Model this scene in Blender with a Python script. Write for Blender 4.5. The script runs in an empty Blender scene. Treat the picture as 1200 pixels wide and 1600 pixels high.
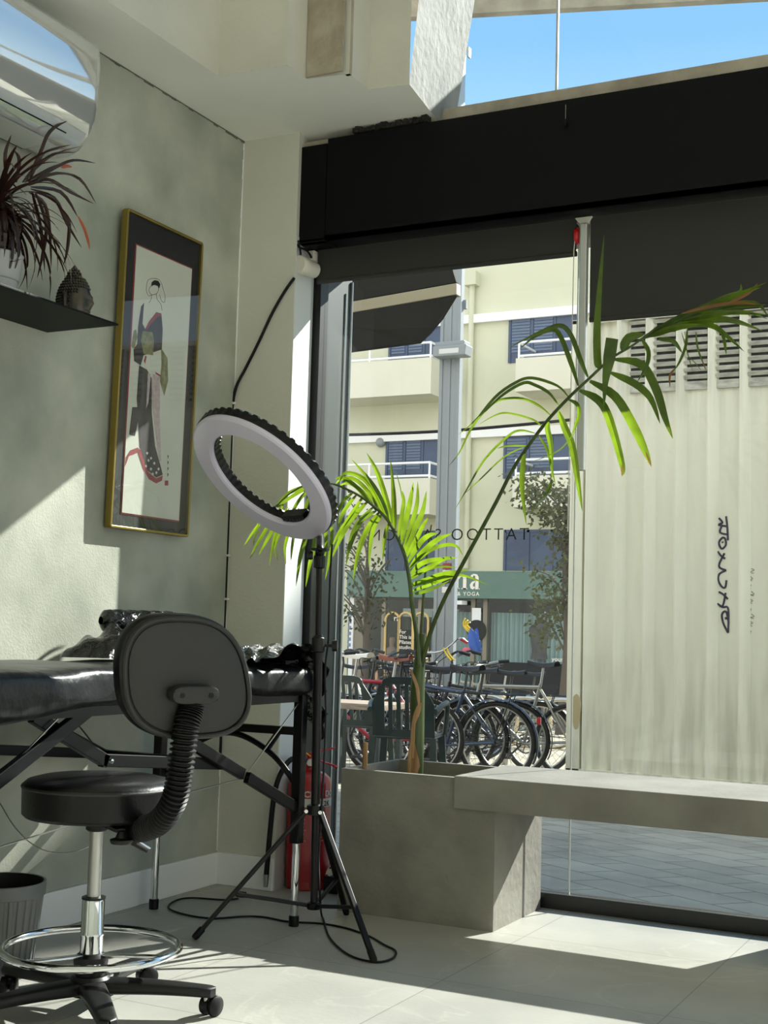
import bpy, bmesh, math, random
from mathutils import Vector, Matrix
random.seed(7)
PI = math.pi
SC = bpy.context.scene
COL = SC.collection

# ------------------------------------------------------------------ camera
F_PX, YAW, PITCH, ROLL, CAM_H = 2071.53, -0.4754137, 0.0883694, 0.0282731, 0.95
_f = Vector((math.sin(YAW) * math.cos(PITCH), math.cos(YAW) * math.cos(PITCH), math.sin(PITCH)))
_r = Vector((math.cos(YAW), -math.sin(YAW), 0)); _u = _r.cross(_f)
CR = math.cos(ROLL) * _r + math.sin(ROLL) * _u
CU = -math.sin(ROLL) * _r + math.cos(ROLL) * _u
CF = _f
CAM = Vector((0, 0, CAM_H))
cam_data = bpy.data.cameras.new('camera')
cam = bpy.data.objects.new('camera', cam_data); COL.objects.link(cam)
cam_data.sensor_fit = 'VERTICAL'; cam_data.sensor_height = 36.0
cam_data.lens = F_PX / 1600.0 * 36.0
cam_data.clip_start = 0.05; cam_data.clip_end = 300
m = Matrix((CR, CU, -CF)).transposed().to_4x4(); m.translation = CAM
cam.matrix_world = m
SC.camera = cam

# ------------------------------------------------------------------ light
SUN_TO = Vector((0.385, 1.0, 0.68)).normalized()
sun_d = bpy.data.lights.new('sun', 'SUN'); sun_d.energy = 9.6; sun_d.angle = math.radians(0.53)
sun_d.color = (1.0, 0.965, 0.90)
sun = bpy.data.objects.new('sun', sun_d); COL.objects.link(sun)
sun.rotation_euler = SUN_TO.to_track_quat('Z', 'Y').to_euler(); sun.location = (6, 16, 12)
world = bpy.data.worlds.new('sky'); SC.world = world; world.use_nodes = True
wn, wl = world.node_tree.nodes, world.node_tree.links
wn.clear()
w_out = wn.new('ShaderNodeOutputWorld'); w_bg = wn.new('ShaderNodeBackground')
w_tc = wn.new('ShaderNodeTexCoord'); w_sep = wn.new('ShaderNodeSeparateXYZ'); w_ramp = wn.new('ShaderNodeValToRGB')
def stops(r, lst):
    e = r.color_ramp.elements
    while len(e) < len(lst): e.new(0.5)
    for k, (p, c) in enumerate(lst): e[k].position = p; e[k].color = (*c, 1)
stops(w_ramp, [(0.0, (0.80, 0.86, 0.90)), (0.28, (0.42, 0.62, 0.82)), (0.42, (0.19, 0.40, 0.68)), (0.8, (0.24, 0.40, 0.62))])
# brighter, whiter sky over the half behind the shop, added as fill light
w_ramp2 = wn.new('ShaderNodeValToRGB'); stops(w_ramp2, [(0.0, (1.28, 1.24, 1.18)), (0.5, (1.12, 1.13, 1.13)), (1.0, (0.70, 0.83, 1.0))])
w_my = wn.new('ShaderNodeMapRange'); w_my.inputs[1].default_value = 0.15; w_my.inputs[2].default_value = -0.35; w_my.inputs[3].default_value = 0.0; w_my.inputs[4].default_value = 1.0
w_mix = wn.new('ShaderNodeMix'); w_mix.data_type = 'RGBA'
wl.new(w_tc.outputs['Generated'], w_sep.inputs[0]); wl.new(w_sep.outputs['Z'], w_ramp.inputs[0]); wl.new(w_sep.outputs['Z'], w_ramp2.inputs[0])
wl.new(w_sep.outputs['Y'], w_my.inputs[0]); wl.new(w_my.outputs[0], w_mix.inputs[0]); wl.new(w_ramp.outputs[0], w_mix.inputs[6]); wl.new(w_ramp2.outputs[0], w_mix.inputs[7])
wl.new(w_mix.outputs[2], w_bg.inputs['Color']); wl.new(w_bg.outputs[0], w_out.inputs[0])
w_bg.inputs['Strength'].default_value = 1.25
SC.view_settings.view_transform = 'Standard'; SC.view_settings.look = 'None'
SC.view_settings.exposure = 0.4; SC.view_settings.gamma = 1.0; SC.view_settings.use_curve_mapping = False
SC.cycles.max_bounces = 10; SC.cycles.diffuse_bounces = 6; SC.cycles.glossy_bounces = 4
SC.cycles.transmission_bounces = 6; SC.cycles.transparent_max_bounces = 16
SC.cycles.caustics_reflective = False; SC.cycles.caustics_refractive = False
SC.cycles.sample_clamp_indirect = 6.0; SC.cycles.use_denoising = True

# ------------------------------------------------------------------ helpers
def ray(px, py): return (px - 600) / F_PX * CR - (py - 800) / F_PX * CU + CF
def on(px, py, ax, val):
    d = ray(px, py); return CAM + d * ((val - CAM[ax]) / d[ax])
def atx(px, py, x): return on(px, py, 0, x)
def aty(px, py, y): return on(px, py, 1, y)
def atz(px, py, z): return on(px, py, 2, z)
def atf(px, py, f): return CAM + ray(px, py) * f
def lin(c):
    def g(v):
        v = v / 255.0
        return v / 12.92 if v <= 0.04045 else ((v + 0.055) / 1.055) ** 2.4
    return (g(c[0]), g(c[1]), g(c[2]), 1)

def mat(name, c, rough=0.5, metal=0.0, var=0.0, vscale=6.0, c2=None, bump=0.0, bscale=40.0, coat=0.0, spec=0.5,
        stretch=None, detail=4.0, emit=0.0, bump2=0.0, bscale2=5.0):
    mt = bpy.data.materials.new(name); mt.use_nodes = True
    n, l = mt.node_tree.nodes, mt.node_tree.links
    b = n['Principled BSDF']
    b.inputs['Base Color'].default_value = lin(c)
    b.inputs['Roughness'].default_value = rough; b.inputs['Metallic'].default_value = metal
    b.inputs['Coat Weight'].default_value = coat; b.inputs['Coat Roughness'].default_value = 0.05
    b.inputs['Specular IOR Level'].default_value = spec
    tc = n.new('ShaderNodeTexCoord'); src = tc.outputs['Object']
    if stretch:
        mp = n.new('ShaderNodeMapping'); mp.inputs['Scale'].default_value = stretch
        l.new(src, mp.inputs[0]); src = mp.outputs[0]
    if c2 or var:
        nz = n.new('ShaderNodeTexNoise'); nz.inputs['Scale'].default_value = vscale; nz.inputs['Detail'].default_value = detail
        l.new(src, nz.inputs['Vector'])
        rp = n.new('ShaderNodeValToRGB'); rp.color_ramp.elements[0].position = 0.32; rp.color_ramp.elements[1].position = 0.68
        if not c2: c2 = tuple(v * (1 - var) for v in c)
        rp.color_ramp.elements[0].color = lin(c2); rp.color_ramp.elements[1].color = lin(c)
        l.new(nz.outputs['Fac'], rp.inputs[0]); l.new(rp.outputs[0], b.inputs['Base Color'])
    last = None
    for (bs, sc_) in ((bump, bscale), (bump2, bscale2)):
        if bs:
            nz = n.new('ShaderNodeTexNoise'); nz.inputs['Scale'].default_value = sc_; nz.inputs['Detail'].default_value = 3.0
            l.new(src, nz.inputs['Vector'])
            bp = n.new('ShaderNodeBump'); bp.inputs['Strength'].default_value = bs; bp.inputs['Distance'].default_value = 0.02
            l.new(nz.outputs['Fac'], bp.inputs['Height'])
            if last: l.new(last.outputs[0], bp.inputs['Normal'])
            last = bp
    if last: l.new(last.outputs[0], b.inputs['Normal'])
    if emit:
        b.inputs['Emission Color'].default_value = lin(c); b.inputs['Emission Strength'].default_value = emit
    return mt

def glass_mat(name, tint=(0.96, 0.975, 0.97), dust=0.0, ior=1.45, dcol=(0.8, 0.8, 0.78)):
    mt = bpy.data.materials.new(name); mt.use_nodes = True
    n, l = mt.node_tree.nodes, mt.node_tree.links
    n.clear()
    out = n.new('ShaderNodeOutputMaterial'); tr = n.new('ShaderNodeBsdfTransparent'); gl = n.new('ShaderNodeBsdfGlossy')
    fr = n.new('ShaderNodeFresnel'); mx = n.new('ShaderNodeMixShader')
    tr.inputs['Color'].default_value = (*tint, 1); gl.inputs['Roughness'].default_value = 0.0
    fr.inputs['IOR'].default_value = ior
    ge = n.new('ShaderNodeNewGeometry'); iv = n.new('ShaderNodeMath'); iv.operation = 'SUBTRACT'; iv.inputs[0].default_value = 1.0
    mu = n.new('ShaderNodeMath'); mu.operation = 'MULTIPLY'
    l.new(ge.outputs['Backfacing'], iv.inputs[1]); l.new(fr.outputs[0], mu.inputs[0]); l.new(iv.outputs[0], mu.inputs[1])
    l.new(mu.outputs[0], mx.inputs[0]); l.new(tr.outputs[0], mx.inputs[1]); l.new(gl.outputs[0], mx.inputs[2])
    res = mx
    if dust:
        df = n.new('ShaderNodeBsdfDiffuse'); df.inputs['Color'].default_value = (*dcol, 1)
        tl = n.new('ShaderNodeBsdfTranslucent'); tl.inputs['Color'].default_value = (*dcol, 1)
        ad = n.new('ShaderNodeMixShader'); ad.inputs[0].default_value = 0.6
        l.new(df.outputs[0], ad.inputs[1]); l.new(tl.outputs[0], ad.inputs[2])
        tc = n.new('ShaderNodeTexCoord')
        nz = n.new('ShaderNodeTexNoise'); nz.inputs['Scale'].default_value = 60.0; nz.inputs['Detail'].default_value = 5.0
        n2 = n.new('ShaderNodeTexNoise'); n2.inputs['Scale'].default_value = 3.0
        rp = n.new('ShaderNodeMapRange'); rp.inputs[1].default_value = 0.55; rp.inputs[2].default_value = 0.8
        rp.inputs[3].default_value = dust * 0.25; rp.inputs[4].default_value = dust * 3
        ml = n.new('ShaderNodeMath'); ml.operation = 'MULTIPLY'
        l.new(tc.outputs['Object'], nz.inputs['Vector']); l.new(tc.outputs['Object'], n2.inputs['Vector'])
        l.new(nz.outputs['Fac'], rp.inputs[0]); l.new(rp.outputs[0], ml.inputs[0]); l.new(n2.outputs['Fac'], ml.inputs[1])
        m2 = n.new('ShaderNodeMixShader')
        l.new(ml.outputs[0], m2.inputs[0]); l.new(mx.outputs[0], m2.inputs[1]); l.new(ad.outputs[0], m2.inputs[2])
        res = m2
    l.new(res.outputs[0], out.inputs[0])
    return mt

def leaf_mat(name, top, through, tfac=0.5, rough=0.35, tip=None):
    mt = bpy.data.materials.new(name); mt.use_nodes = True
    n, l = mt.node_tree.nodes, mt.node_tree.links
    b = n['Principled BSDF']; out = n['Material Output']
    b.inputs['Base Color'].default_value = lin(top); b.inputs['Roughness'].default_value = rough
    b.inputs['Coat Weight'].default_value = 0.15
    tl = n.new('ShaderNodeBsdfTranslucent'); tl.inputs['Color'].default_value = lin(through)
    tc = n.new('ShaderNodeTexCoord')
    nz = n.new('ShaderNodeTexNoise'); nz.inputs['Scale'].default_value = 14
    l.new(tc.outputs['Object'], nz.inputs['Vector'])
    rp = n.new('ShaderNodeValToRGB'); rp.color_ramp.elements[0].color = lin(tuple(v * 0.75 for v in through)); rp.color_ramp.elements[1].color = lin(through)
    rp.color_ramp.elements[0].position = 0.35; rp.color_ramp.elements[1].position = 0.65
    l.new(nz.outputs['Fac'], rp.inputs[0]); l.new(rp.outputs[0], tl.inputs['Color'])
    mx = n.new('ShaderNodeMixShader'); mx.inputs[0].default_value = tfac
    l.new(b.outputs[0], mx.inputs[1]); l.new(tl.outputs[0], mx.inputs[2]); l.new(mx.outputs[0], out.inputs[0])
    return mt

_base = {}
class MB:
    """collects shapes in world coordinates, build() links them as ONE mesh object"""
    def __init__(self): self.bm = bmesh.new()
    def box(self, lo, hi, bevel=0.0, M=None, seg=2):
        lo, hi = Vector(lo), Vector(hi)
        t = bmesh.new(); bmesh.ops.create_cube(t, size=1.0)
        for v in t.verts: v.co = Vector(((v.co[k] + 0.5) * (hi[k] - lo[k]) + lo[k]) for k in range(3))
        if bevel: bmesh.ops.bevel(t, geom=list(t.edges), offset=bevel, segments=seg, affect='EDGES', profile=0.5)
        return self.add(t, M)
    def add(self, t, M=None):
        if M is not None: bmesh.ops.transform(t, matrix=M, verts=t.verts)
        mp = {}
        for v in t.verts: mp[v] = self.bm.verts.new(v.co)
        for f in t.faces:
            try: self.bm.faces.new([mp[v] for v in f.verts])
            except ValueError: pass
        t.free(); return self
    def poly(self, pts):
        self.bm.faces.new([self.bm.verts.new(Vector(p)) for p in pts]); return self
    def prism(self, pts, vec, bevel=0.0):
        """polygon in 3D extruded by vec"""
        t = bmesh.new(); vec = Vector(vec)
        a = [t.verts.new(Vector(p)) for p in pts]; b = [t.verts.new(Vector(p) + vec) for p in pts]
        t.faces.new(a); t.faces.new(b[::-1]); k = len(pts)
        for i in range(k): t.faces.new((a[i], b[i], b[(i + 1) % k], a[(i + 1) % k]))
        bmesh.ops.recalc_face_normals(t, faces=t.faces)
        if bevel: bmesh.ops.bevel(t, geom=list(t.edges), offset=bevel, segments=2, affect='EDGES', profile=0.5)
        return self.add(t)
    def tube(self, path, r, seg=10, closed=False, cap=True, flat=1.0, up=None):
        P = [Vector(p) for p in path]; n = len(P)
        R = r if isinstance(r, (list, tuple)) else [r] * n
        rings = []; prev = None
        for i in range(n):
            if closed: t = P[(i + 1) % n] - P[i - 1]
            else: t = P[min(i + 1, n - 1)] - P[max(i - 1, 0)]
            if t.length < 1e-9: t = Vector((0, 0, 1))
            t.normalize()
            if prev is None:
                a = Vector(up) if up is not None else (Vector((0, 0, 1)) if abs(t.z) < 0.9 else Vector((1, 0, 0)))
            else: a = prev
            nrm = a - t * a.dot(t)
            if nrm.length < 1e-6: nrm = t.orthogonal()
            nrm.normalize(); prev = nrm; bn = t.cross(nrm)
            rings.append([self.bm.verts.new(P[i] + (nrm * math.cos(2 * PI * k / seg) * flat + bn * math.sin(2 * PI * k / seg)) * R[i]) for k in range(seg)])
        for i in range(n if closed else n - 1):
            a, b = rings[i], rings[(i + 1) % n]
            for k in range(seg): self.bm.faces.new((a[k], a[(k + 1) % seg], b[(k + 1) % seg], b[k]))
        if cap and not closed:
            self.bm.faces.new(rings[0][::-1]); self.bm.faces.new(rings[-1])
        return self
    def bar(self, a, b, w, h, up=(0, 0, 1), bevel=0.0):
        """rectangular bar from a to b; w across, h along 'up'"""
        a, b = Vector(a), Vector(b); d = b - a; L = d.length; d.normalize()
        up = Vector(up); s = d.cross(up)
        if s.length < 1e-6: s = d.orthogonal()
        s.normalize(); u = s.cross(d)
        M = Matrix((d, s, u)).transposed().to_4x4(); M.translation = a
        return self.box((0, -w / 2, -h / 2), (L, w / 2, h / 2), bevel, M)
    def lathe(self, prof, c=(0, 0, 0), axis=(0, 0, 1), seg=24, cap=True):
        """prof = (radius, height) pairs along axis from c"""
        c = Vector(c); q = Vector((0, 0, 1)).rotation_difference(Vector(axis).normalized()); rings = []
        for (r, h) in prof:
            if r < 1e-6: rings.append([self.bm.verts.new(c + q @ Vector((0, 0, h)))])
            else: rings.append([self.bm.verts.new(c + q @ Vector((r * math.cos(2 * PI * k / seg), r * math.sin(2 * PI * k / seg), h))) for k in range(seg)])
        for a, b in zip(rings[:-1], rings[1:]):
            for k in range(seg):
                k2 = (k + 1) % seg
                if len(a) == 1 and len(b) == 1: continue
                if len(a) == 1: self.bm.faces.new((a[0], b[k2], b[k]))
                elif len(b) == 1: self.bm.faces.new((a[k], a[k2], b[0]))
                else: self.bm.faces.new((a[k], a[k2], b[k2], b[k]))
        if cap:
            if len(rings[0]) > 1: self.bm.faces.new(rings[0][::-1])
            if len(rings[-1]) > 1: self.bm.faces.new(rings[-1])
        return self
    def ball(self, c, r, sub=2, scale=(1, 1, 1)):
        t = bmesh.new(); bmesh.ops.create_icosphere(t, subdivisions=sub, radius=r)
        M = Matrix.Translation(Vector(c)) @ Matrix.Diagonal((*scale, 1)); return self.add(t, M)
    def grid(self, fn, nu, nv, cu=False, cv=False):
        V = [[self.bm.verts.new(Vector(fn(i / (nu if cu else nu - 1), j / (nv if cv else nv - 1)))) for j in range(nv)] for i in range(nu)]
        for i in range(nu if cu else nu - 1):
            for j in range(nv if cv else nv - 1):
                self.bm.faces.new((V[i][j], V[(i + 1) % nu][j], V[(i + 1) % nu][(j + 1) % nv], V[i][(j + 1) % nv]))
        return self
    def ribbon(self, path, w, side, fold=0.25, blunt=False):
        """leaf blade: path of points, full width w, side direction per call, V fold"""
        P = smooth_path(path, 4); n = len(P); rows = []
        for i in range(n):
            s = i / (n - 1)
            wd = w * 0.5 * (min(1, 0.35 + s * 3.2) if s < 0.2 else 1.0) * (1 if s < 0.5 else max(0.02, 1 - ((s - 0.5) / 0.5) ** 1.7))
            if blunt: wd = w * 0.5 * min(1.0, 0.05 + 1.4 * (1 - s))
            t = (P[min(i + 1, n - 1)] - P[max(i - 1, 0)]).normalized()
            view = Vector(side); sd = t.cross(view)
            if sd.length < 1e-5: sd = t.orthogonal()
            sd.normalize(); nn = sd.cross(t)
            rows.append([self.bm.verts.new(P[i] + sd * wd + nn * wd * fold), self.bm.verts.new(P[i]), self.bm.verts.new(P[i] - sd * wd + nn * wd * fold)])
        for a, b in zip(rows[:-1], rows[1:]):
            for k in range(2): self.bm.faces.new((a[k], a[k + 1], b[k + 1], b[k]))
        return self
    def build(self, name, material, parent=None, smooth=True, ang=38, base=None):
        me = bpy.data.meshes.new(name)
        bmesh.ops.recalc_face_normals(self.bm, faces=self.bm.faces)
        off = Vector((0, 0, 0))
        if parent is not None: off = _base[parent.name]
        elif base is not None: off = Vector(base)
        elif len(self.bm.verts):
            xs = [v.co for v in self.bm.verts]
            off = Vector(((min(v.x for v in xs) + max(v.x for v in xs)) / 2, (min(v.y for v in xs) + max(v.y for v in xs)) / 2, min(v.z for v in xs)))
        for v in self.bm.verts: v.co -= off
        self.bm.to_mesh(me); self.bm.free()
        me.materials.append(material)
        if smooth:
            me.shade_smooth(); me.set_sharp_from_angle(angle=math.radians(ang))
        o = bpy.data.objects.new(name, me); COL.objects.link(o)
        if parent is not None:
            o.parent = parent; _base[o.name] = off
        else:
            o.location = off; _base[o.name] = off
        return o

def smooth_path(pts, k=6):
    P = [Vector(p) for p in pts]
    if len(P) < 3:
        return [P[0].lerp(P[-1], i / k) for i in range(k + 1)]
    out = []
    for i in range(len(P) - 1):
        p0, p1, p2, p3 = P[max(i - 1, 0)], P[i], P[i + 1], P[min(i + 2, len(P) - 1)]
        for j in range(k):
            t = j / k
            out.append(0.5 * ((2 * p1) + (p2 - p0) * t + (2 * p0 - 5 * p1 + 4 * p2 - p3) * t * t + (3 * p1 - p0 - 3 * p2 + p3) * t ** 3))
    out.append(P[-1]); return out

def tag(o, label, cat, group=None):
    o['label'] = label; o['category'] = cat
    if group: o['group'] = group
    return o
def thing(name, loc, label, cat, group=None, rz=0.0):
    o = bpy.data.objects.new(name, None); COL.objects.link(o); o.location = loc; o.rotation_euler.z = rz
    o.empty_display_size = 0.1
    _base[o.name] = Vector(loc); return tag(o, label, cat, group)
def struct(name, mb, material, smooth=False):
    o = mb.build(name, material, None, smooth); o['kind'] = 'structure'; return o
def part_struct(name, mb, material, parent, smooth=False): return mb.build(name, material, parent, smooth)

def text_bm(s, size=1.0, extrude=0.0, align='LEFT', offset=0.0, spacing=1.0):
    cu = bpy.data.curves.new('lettering', 'FONT'); cu.body = s; cu.size = size; cu.extrude = extrude
    cu.align_x = align; cu.offset = offset; cu.space_character = spacing; cu.resolution_u = 3
    ob = bpy.data.objects.new('lettering', cu); COL.objects.link(ob)
    bpy.context.view_layer.update()
    dg = bpy.context.evaluated_depsgraph_get()
    me = bpy.data.meshes.new_from_object(ob.evaluated_get(dg))
    t = bmesh.new(); t.from_mesh(me)
    bpy.data.objects.remove(ob); bpy.data.curves.remove(cu); bpy.data.meshes.remove(me)
    return t
def xz(o, sx=1.0):     # text lying in the XZ plane at point o, facing -y
    return Matrix(((sx, 0, 0, o[0]), (0, 0, -1, o[1]), (0, 1, 0, o[2]), (0, 0, 0, 1)))

# ------------------------------------------------------------------ materials
M = {}
def tile_floor():
    mt = mat('grey_stone_tile', (180, 179, 172), 0.42, var=0.10, vscale=3.0, bump=0.03, bscale=60, spec=0.4)
    n, l = mt.node_tree.nodes, mt.node_tree.links
    b = n['Principled BSDF']; src = b.inputs['Base Color'].links[0].from_socket
    tc = n.new('ShaderNodeTexCoord'); mp = n.new('ShaderNodeMapping'); br = n.new('ShaderNodeTexBrick')
    mp.inputs['Location'].default_value = (1.59 + 0.62 * 8, -3.27 + 1.24 * 8, 0)
    l.new(tc.outputs['Object'], mp.inputs[0]); l.new(mp.outputs[0], br.inputs['Vector'])
    br.offset = 0.0; br.inputs['Scale'].default_value = 1.0; br.inputs['Brick Width'].default_value = 0.62; br.inputs['Row Height'].default_value = 0.62
    br.inputs['Mortar Size'].default_value = 0.0018; br.inputs['Mortar Smooth'].default_value = 0.1
    br.inputs['Color1'].default_value = (1, 1, 1, 1); br.inputs['Color2'].default_value = (0.93, 0.93, 0.93, 1); br.inputs['Mortar'].default_value = (0.58, 0.57, 0.55, 1)
    wv = n.new('ShaderNodeTexNoise'); wv.inputs['Scale'].default_value = 1.3; wv.inputs['Detail'].default_value = 8; wv.inputs['Distortion'].default_value = 2.2
    l.new(tc.outputs['Object'], wv.inputs['Vector'])
    rp = n.new('ShaderNodeValToRGB'); e = rp.color_ramp.elements
    e[0].position = 0.485; e[0].color = (1, 1, 1, 1); e[1].position = 0.515; e[1].color = (1, 1, 1, 1)
    k = rp.color_ramp.elements.new(0.5); k.color = (1.12, 1.12, 1.1, 1)
    l.new(wv.outputs['Fac'], rp.inputs[0])
    x1 = n.new('ShaderNodeMix'); x1.data_type = 'RGBA'; x1.blend_type = 'MULTIPLY'; x1.inputs[0].default_value = 1.0
    x2 = n.new('ShaderNodeMix'); x2.data_type = 'RGBA'; x2.blend_type = 'MULTIPLY'; x2.inputs[0].default_value = 1.0
    l.new(src, x1.inputs[6]); l.new(br.outputs['Color'], x1.inputs[7]); l.new(x1.outputs[2], x2.inputs[6]); l.new(rp.outputs[0], x2.inputs[7])
    l.new(x2.outputs[2], b.inputs['Base Color'])
    return mt
M['floor'] = tile_floor()
M['cement'] = mat('grey_microcement', (188, 190, 177), 0.75, c2=(146, 151, 138), vscale=3.2, bump=0.10, bscale=150, bump2=0.05, bscale2=14, detail=9)
M['paint'] = mat('warm_grey_paint', (214, 213, 200), 0.7, var=0.04, vscale=2, bump=0.08, bscale=90)
M['white'] = mat('white_ceiling_paint', (248, 248, 240), 0.8, var=0.05, vscale=1.5, bump=0.06, bscale=30)
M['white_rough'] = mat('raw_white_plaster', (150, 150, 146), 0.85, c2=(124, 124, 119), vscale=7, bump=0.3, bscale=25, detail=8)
M['plaster_brown'] = mat('bare_brown_plaster', (150, 136, 118), 0.9, c2=(176, 168, 150), vscale=9, bump=0.4, bscale=30)
M['skirt'] = mat('white_baseboard', (242, 244, 244), 0.4)
M['black_metal'] = mat('matt_black_sheet', (8, 9, 12), 0.5, spec=0.15)
M['black_frame'] = mat('black_window_profile', (22, 23, 24), 0.4)
M['concrete'] = mat('poured_concrete', (142, 139, 130), 0.75, c2=(120, 117, 108), vscale=5, bump=0.15, bscale=35, detail=8)
M['micro_bench'] = mat('bench_microcement', (138, 135, 126), 0.6, c2=(112, 109, 100), vscale=4, bump=0.08, bscale=50, detail=7)
M['dark_mortar'] = mat('broken_mortar', (52, 46, 42), 0.95, c2=(24, 22, 20), vscale=40, bump=1.0, bscale=60)
M['glass'] = glass_mat('window_glass', (0.95, 0.97, 0.96), 0.0)
M['glass_dusty'] = glass_mat('dusty_window_glass', (0.94, 0.965, 0.955), 0.012)
M['glass_sky'] = glass_mat('upper_window_glass', (0.95, 0.98, 0.98), 0.0)
M['ext_metal'] = mat('grey_green_jamb_metal', (50, 60, 59), 0.45, c2=(42, 52, 51), vscale=3)
M['alu'] = mat('pale_aluminium', (190, 192, 190), 0.35, metal=0.6)
M['blind'] = mat('charcoal_blind_fabric', (48, 48, 46), 0.85, bump=0.05, bscale=300)
M['plastic_white'] = mat('white_plastic', (214, 210, 198), 0.4)
M['red_plastic'] = mat('red_plastic', (190, 24, 34), 0.35)
M['black_rubber'] = mat('black_rubber', (9, 9, 10), 0.55, spec=0.3)
M['black_satin'] = mat('satin_black_metal', (8, 8, 9), 0.34, spec=0.28)
M['vinyl'] = mat('black_vinyl', (9, 9, 10), 0.34, spec=0.32, bump=0.06, bscale=120, bump2=0.15, bscale2=7)
M['vinyl_grey'] = mat('dark_grey_vinyl', (34, 34, 33), 0.5, bump=0.06, bscale=140)
M['film'] = mat('black_plastic_film', (15, 17, 20), 0.36, bump=0.28, bscale=17, bump2=0.24, bscale2=6, spec=0.35)
M['film_crumple'] = mat('crumpled_black_film', (18, 18, 19), 0.22, bump=0.9, bscale=18, bump2=0.9, bscale2=45, coat=0.4)
M['chrome'] = mat('chrome', (215, 218, 220), 0.07, metal=1.0)
M['steel'] = mat('brushed_steel', (178, 178, 174), 0.3, metal=1.0)
M['nylon'] = mat('black_nylon', (15, 16, 16), 0.45, spec=0.35, var=0.15, vscale=20)
M['bin'] = mat('grey_bin_plastic', (104, 106, 106), 0.45)
M['ring_white'] = mat('milky_diffuser', (214, 208, 228), 0.25)
M['gold'] = mat('gold_frame', (150, 130, 66), 0.38, metal=0.7)
M['mat_board'] = mat('dark_mat_board', (38, 36, 38), 0.8)
M['paper'] = mat('cream_paper', (214, 214, 202), 0.8, var=0.03)
M['red_line'] = mat('red_ink', (150, 60, 68), 0.8)
M['pic_glass'] = glass_mat('picture_glass', (0.97, 0.98, 0.98), 0.0, 1.5)
M['ac'] = mat('glossy_white_shell', (214, 216, 216), 0.04, metal=0.55, coat=1.0)
M['pot'] = mat('pale_grey_pot', (168, 170, 172), 0.5)
M['soil'] = mat('potting_soil', (58, 46, 36), 0.95, bump=1.0, bscale=60)
M['bronze'] = mat('dark_bronze', (86, 82, 74), 0.30, metal=0.75, var=0.25, vscale=30)
M['drac'] = leaf_mat('dark_red_leaf', (44, 30, 27), (120, 50, 30), 0.2)
M['drac_tip'] = leaf_mat('dry_orange_leaf_tip', (196, 104, 68), (230, 130, 80), 0.4)
M['palm'] = leaf_mat('palm_leaf', (40, 58, 20), (158, 194, 38), 0.42)
M['palm_dry'] = leaf_mat('dry_palm_leaf', (120, 84, 48), (190, 130, 70), 0.35)
M['palm_stem'] = mat('palm_stem_green', (74, 92, 34), 0.4, c2=(52, 66, 24), vscale=8, stretch=(4, 4, 0.6))
M['sheath'] = mat('dry_brown_sheath', (182, 148, 108), 0.8, c2=(140, 104, 70), vscale=12, stretch=(6, 6, 0.6))
M['ext_red'] = mat('extinguisher_red', (170, 16, 28), 0.3, coat=0.3)
M['label_white'] = mat('white_label', (222, 218, 212), 0.6)
M['brass'] = mat('brass', (190, 160, 84), 0.3, metal=1.0)
M['yellow'] = mat('yellow_plastic', (228, 196, 40), 0.5)
M['vinyl_text'] = mat('black_vinyl_lettering', (18, 18, 18), 0.5)

# ------------------------------------------------------------------ the setting
XW = -2.805
H1, H2 = 2.82, 4.9
struct('floor', MB().box((-3.0, 0.6, -0.12), (5.6, 4.62, 0.0)), M['floor'])
struct('floor_rear', MB().box((-3.0, -3.4, -0.12), (5.6, 0.6, 0.0)), mat('pale_bounce_floor', (232, 230, 222), 0.5, var=0.05, vscale=3))  # unseen rear floor, made pale to bounce sunlight up into the room
struct('wall_left', MB().box((-3.0, -3.4, 0.0), (XW, 4.177, H2)), M['cement'])
struct('wall_back', MB().box((-3.0, -3.6, 0.0), (5.6, -3.4, H2)), M['white'])
struct('wall_right', MB().box((5.6, -3.6, 0.0), (5.8, -3.2, H2)).box((5.6, 3.4, 0.0), (5.8, 4.8, H2)).box((5.6, -3.2, 1.7), (5.8, 3.4, H2)), M['white'])
win_fill = struct('window_fill', MB().box((5.66, -3.2, 0.0), (5.72, 3.4, 0.05)).box((5.66, 0.45, 0.05), (5.72, 0.55, 1.7)), M['black_frame'])  # added out-of-view opening, sized to let fill light into the room
# pier at the corner with its stepped reveal
pier = [(-3.0, 4.177), (-2.555, 4.177), (-2.588, 4.355), (-2.612, 4.36), (-2.640, 4.462), (-2.652, 4.47), (-2.652, 4.56), (-3.0, 4.56)]
struct('wall_front', MB().prism([(x, y, 0) for x, y in pier], (0, 0, H2)), M['paint'])
struct('trim_1', MB().prism([(-2.5535, 4.18, 0.0), (-2.5865, 4.352, 0.0), (-2.611, 4.357, 0.0), (-2.6385, 4.458, 0.0), (-2.648, 4.458, 0), (-2.622, 4.363, 0), (-2.595, 4.358, 0.0), (-2.562, 4.18, 0)], (0, 0, 2.42)), mat('white_reveal_paint', (204, 208, 208), 0.6))
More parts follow.
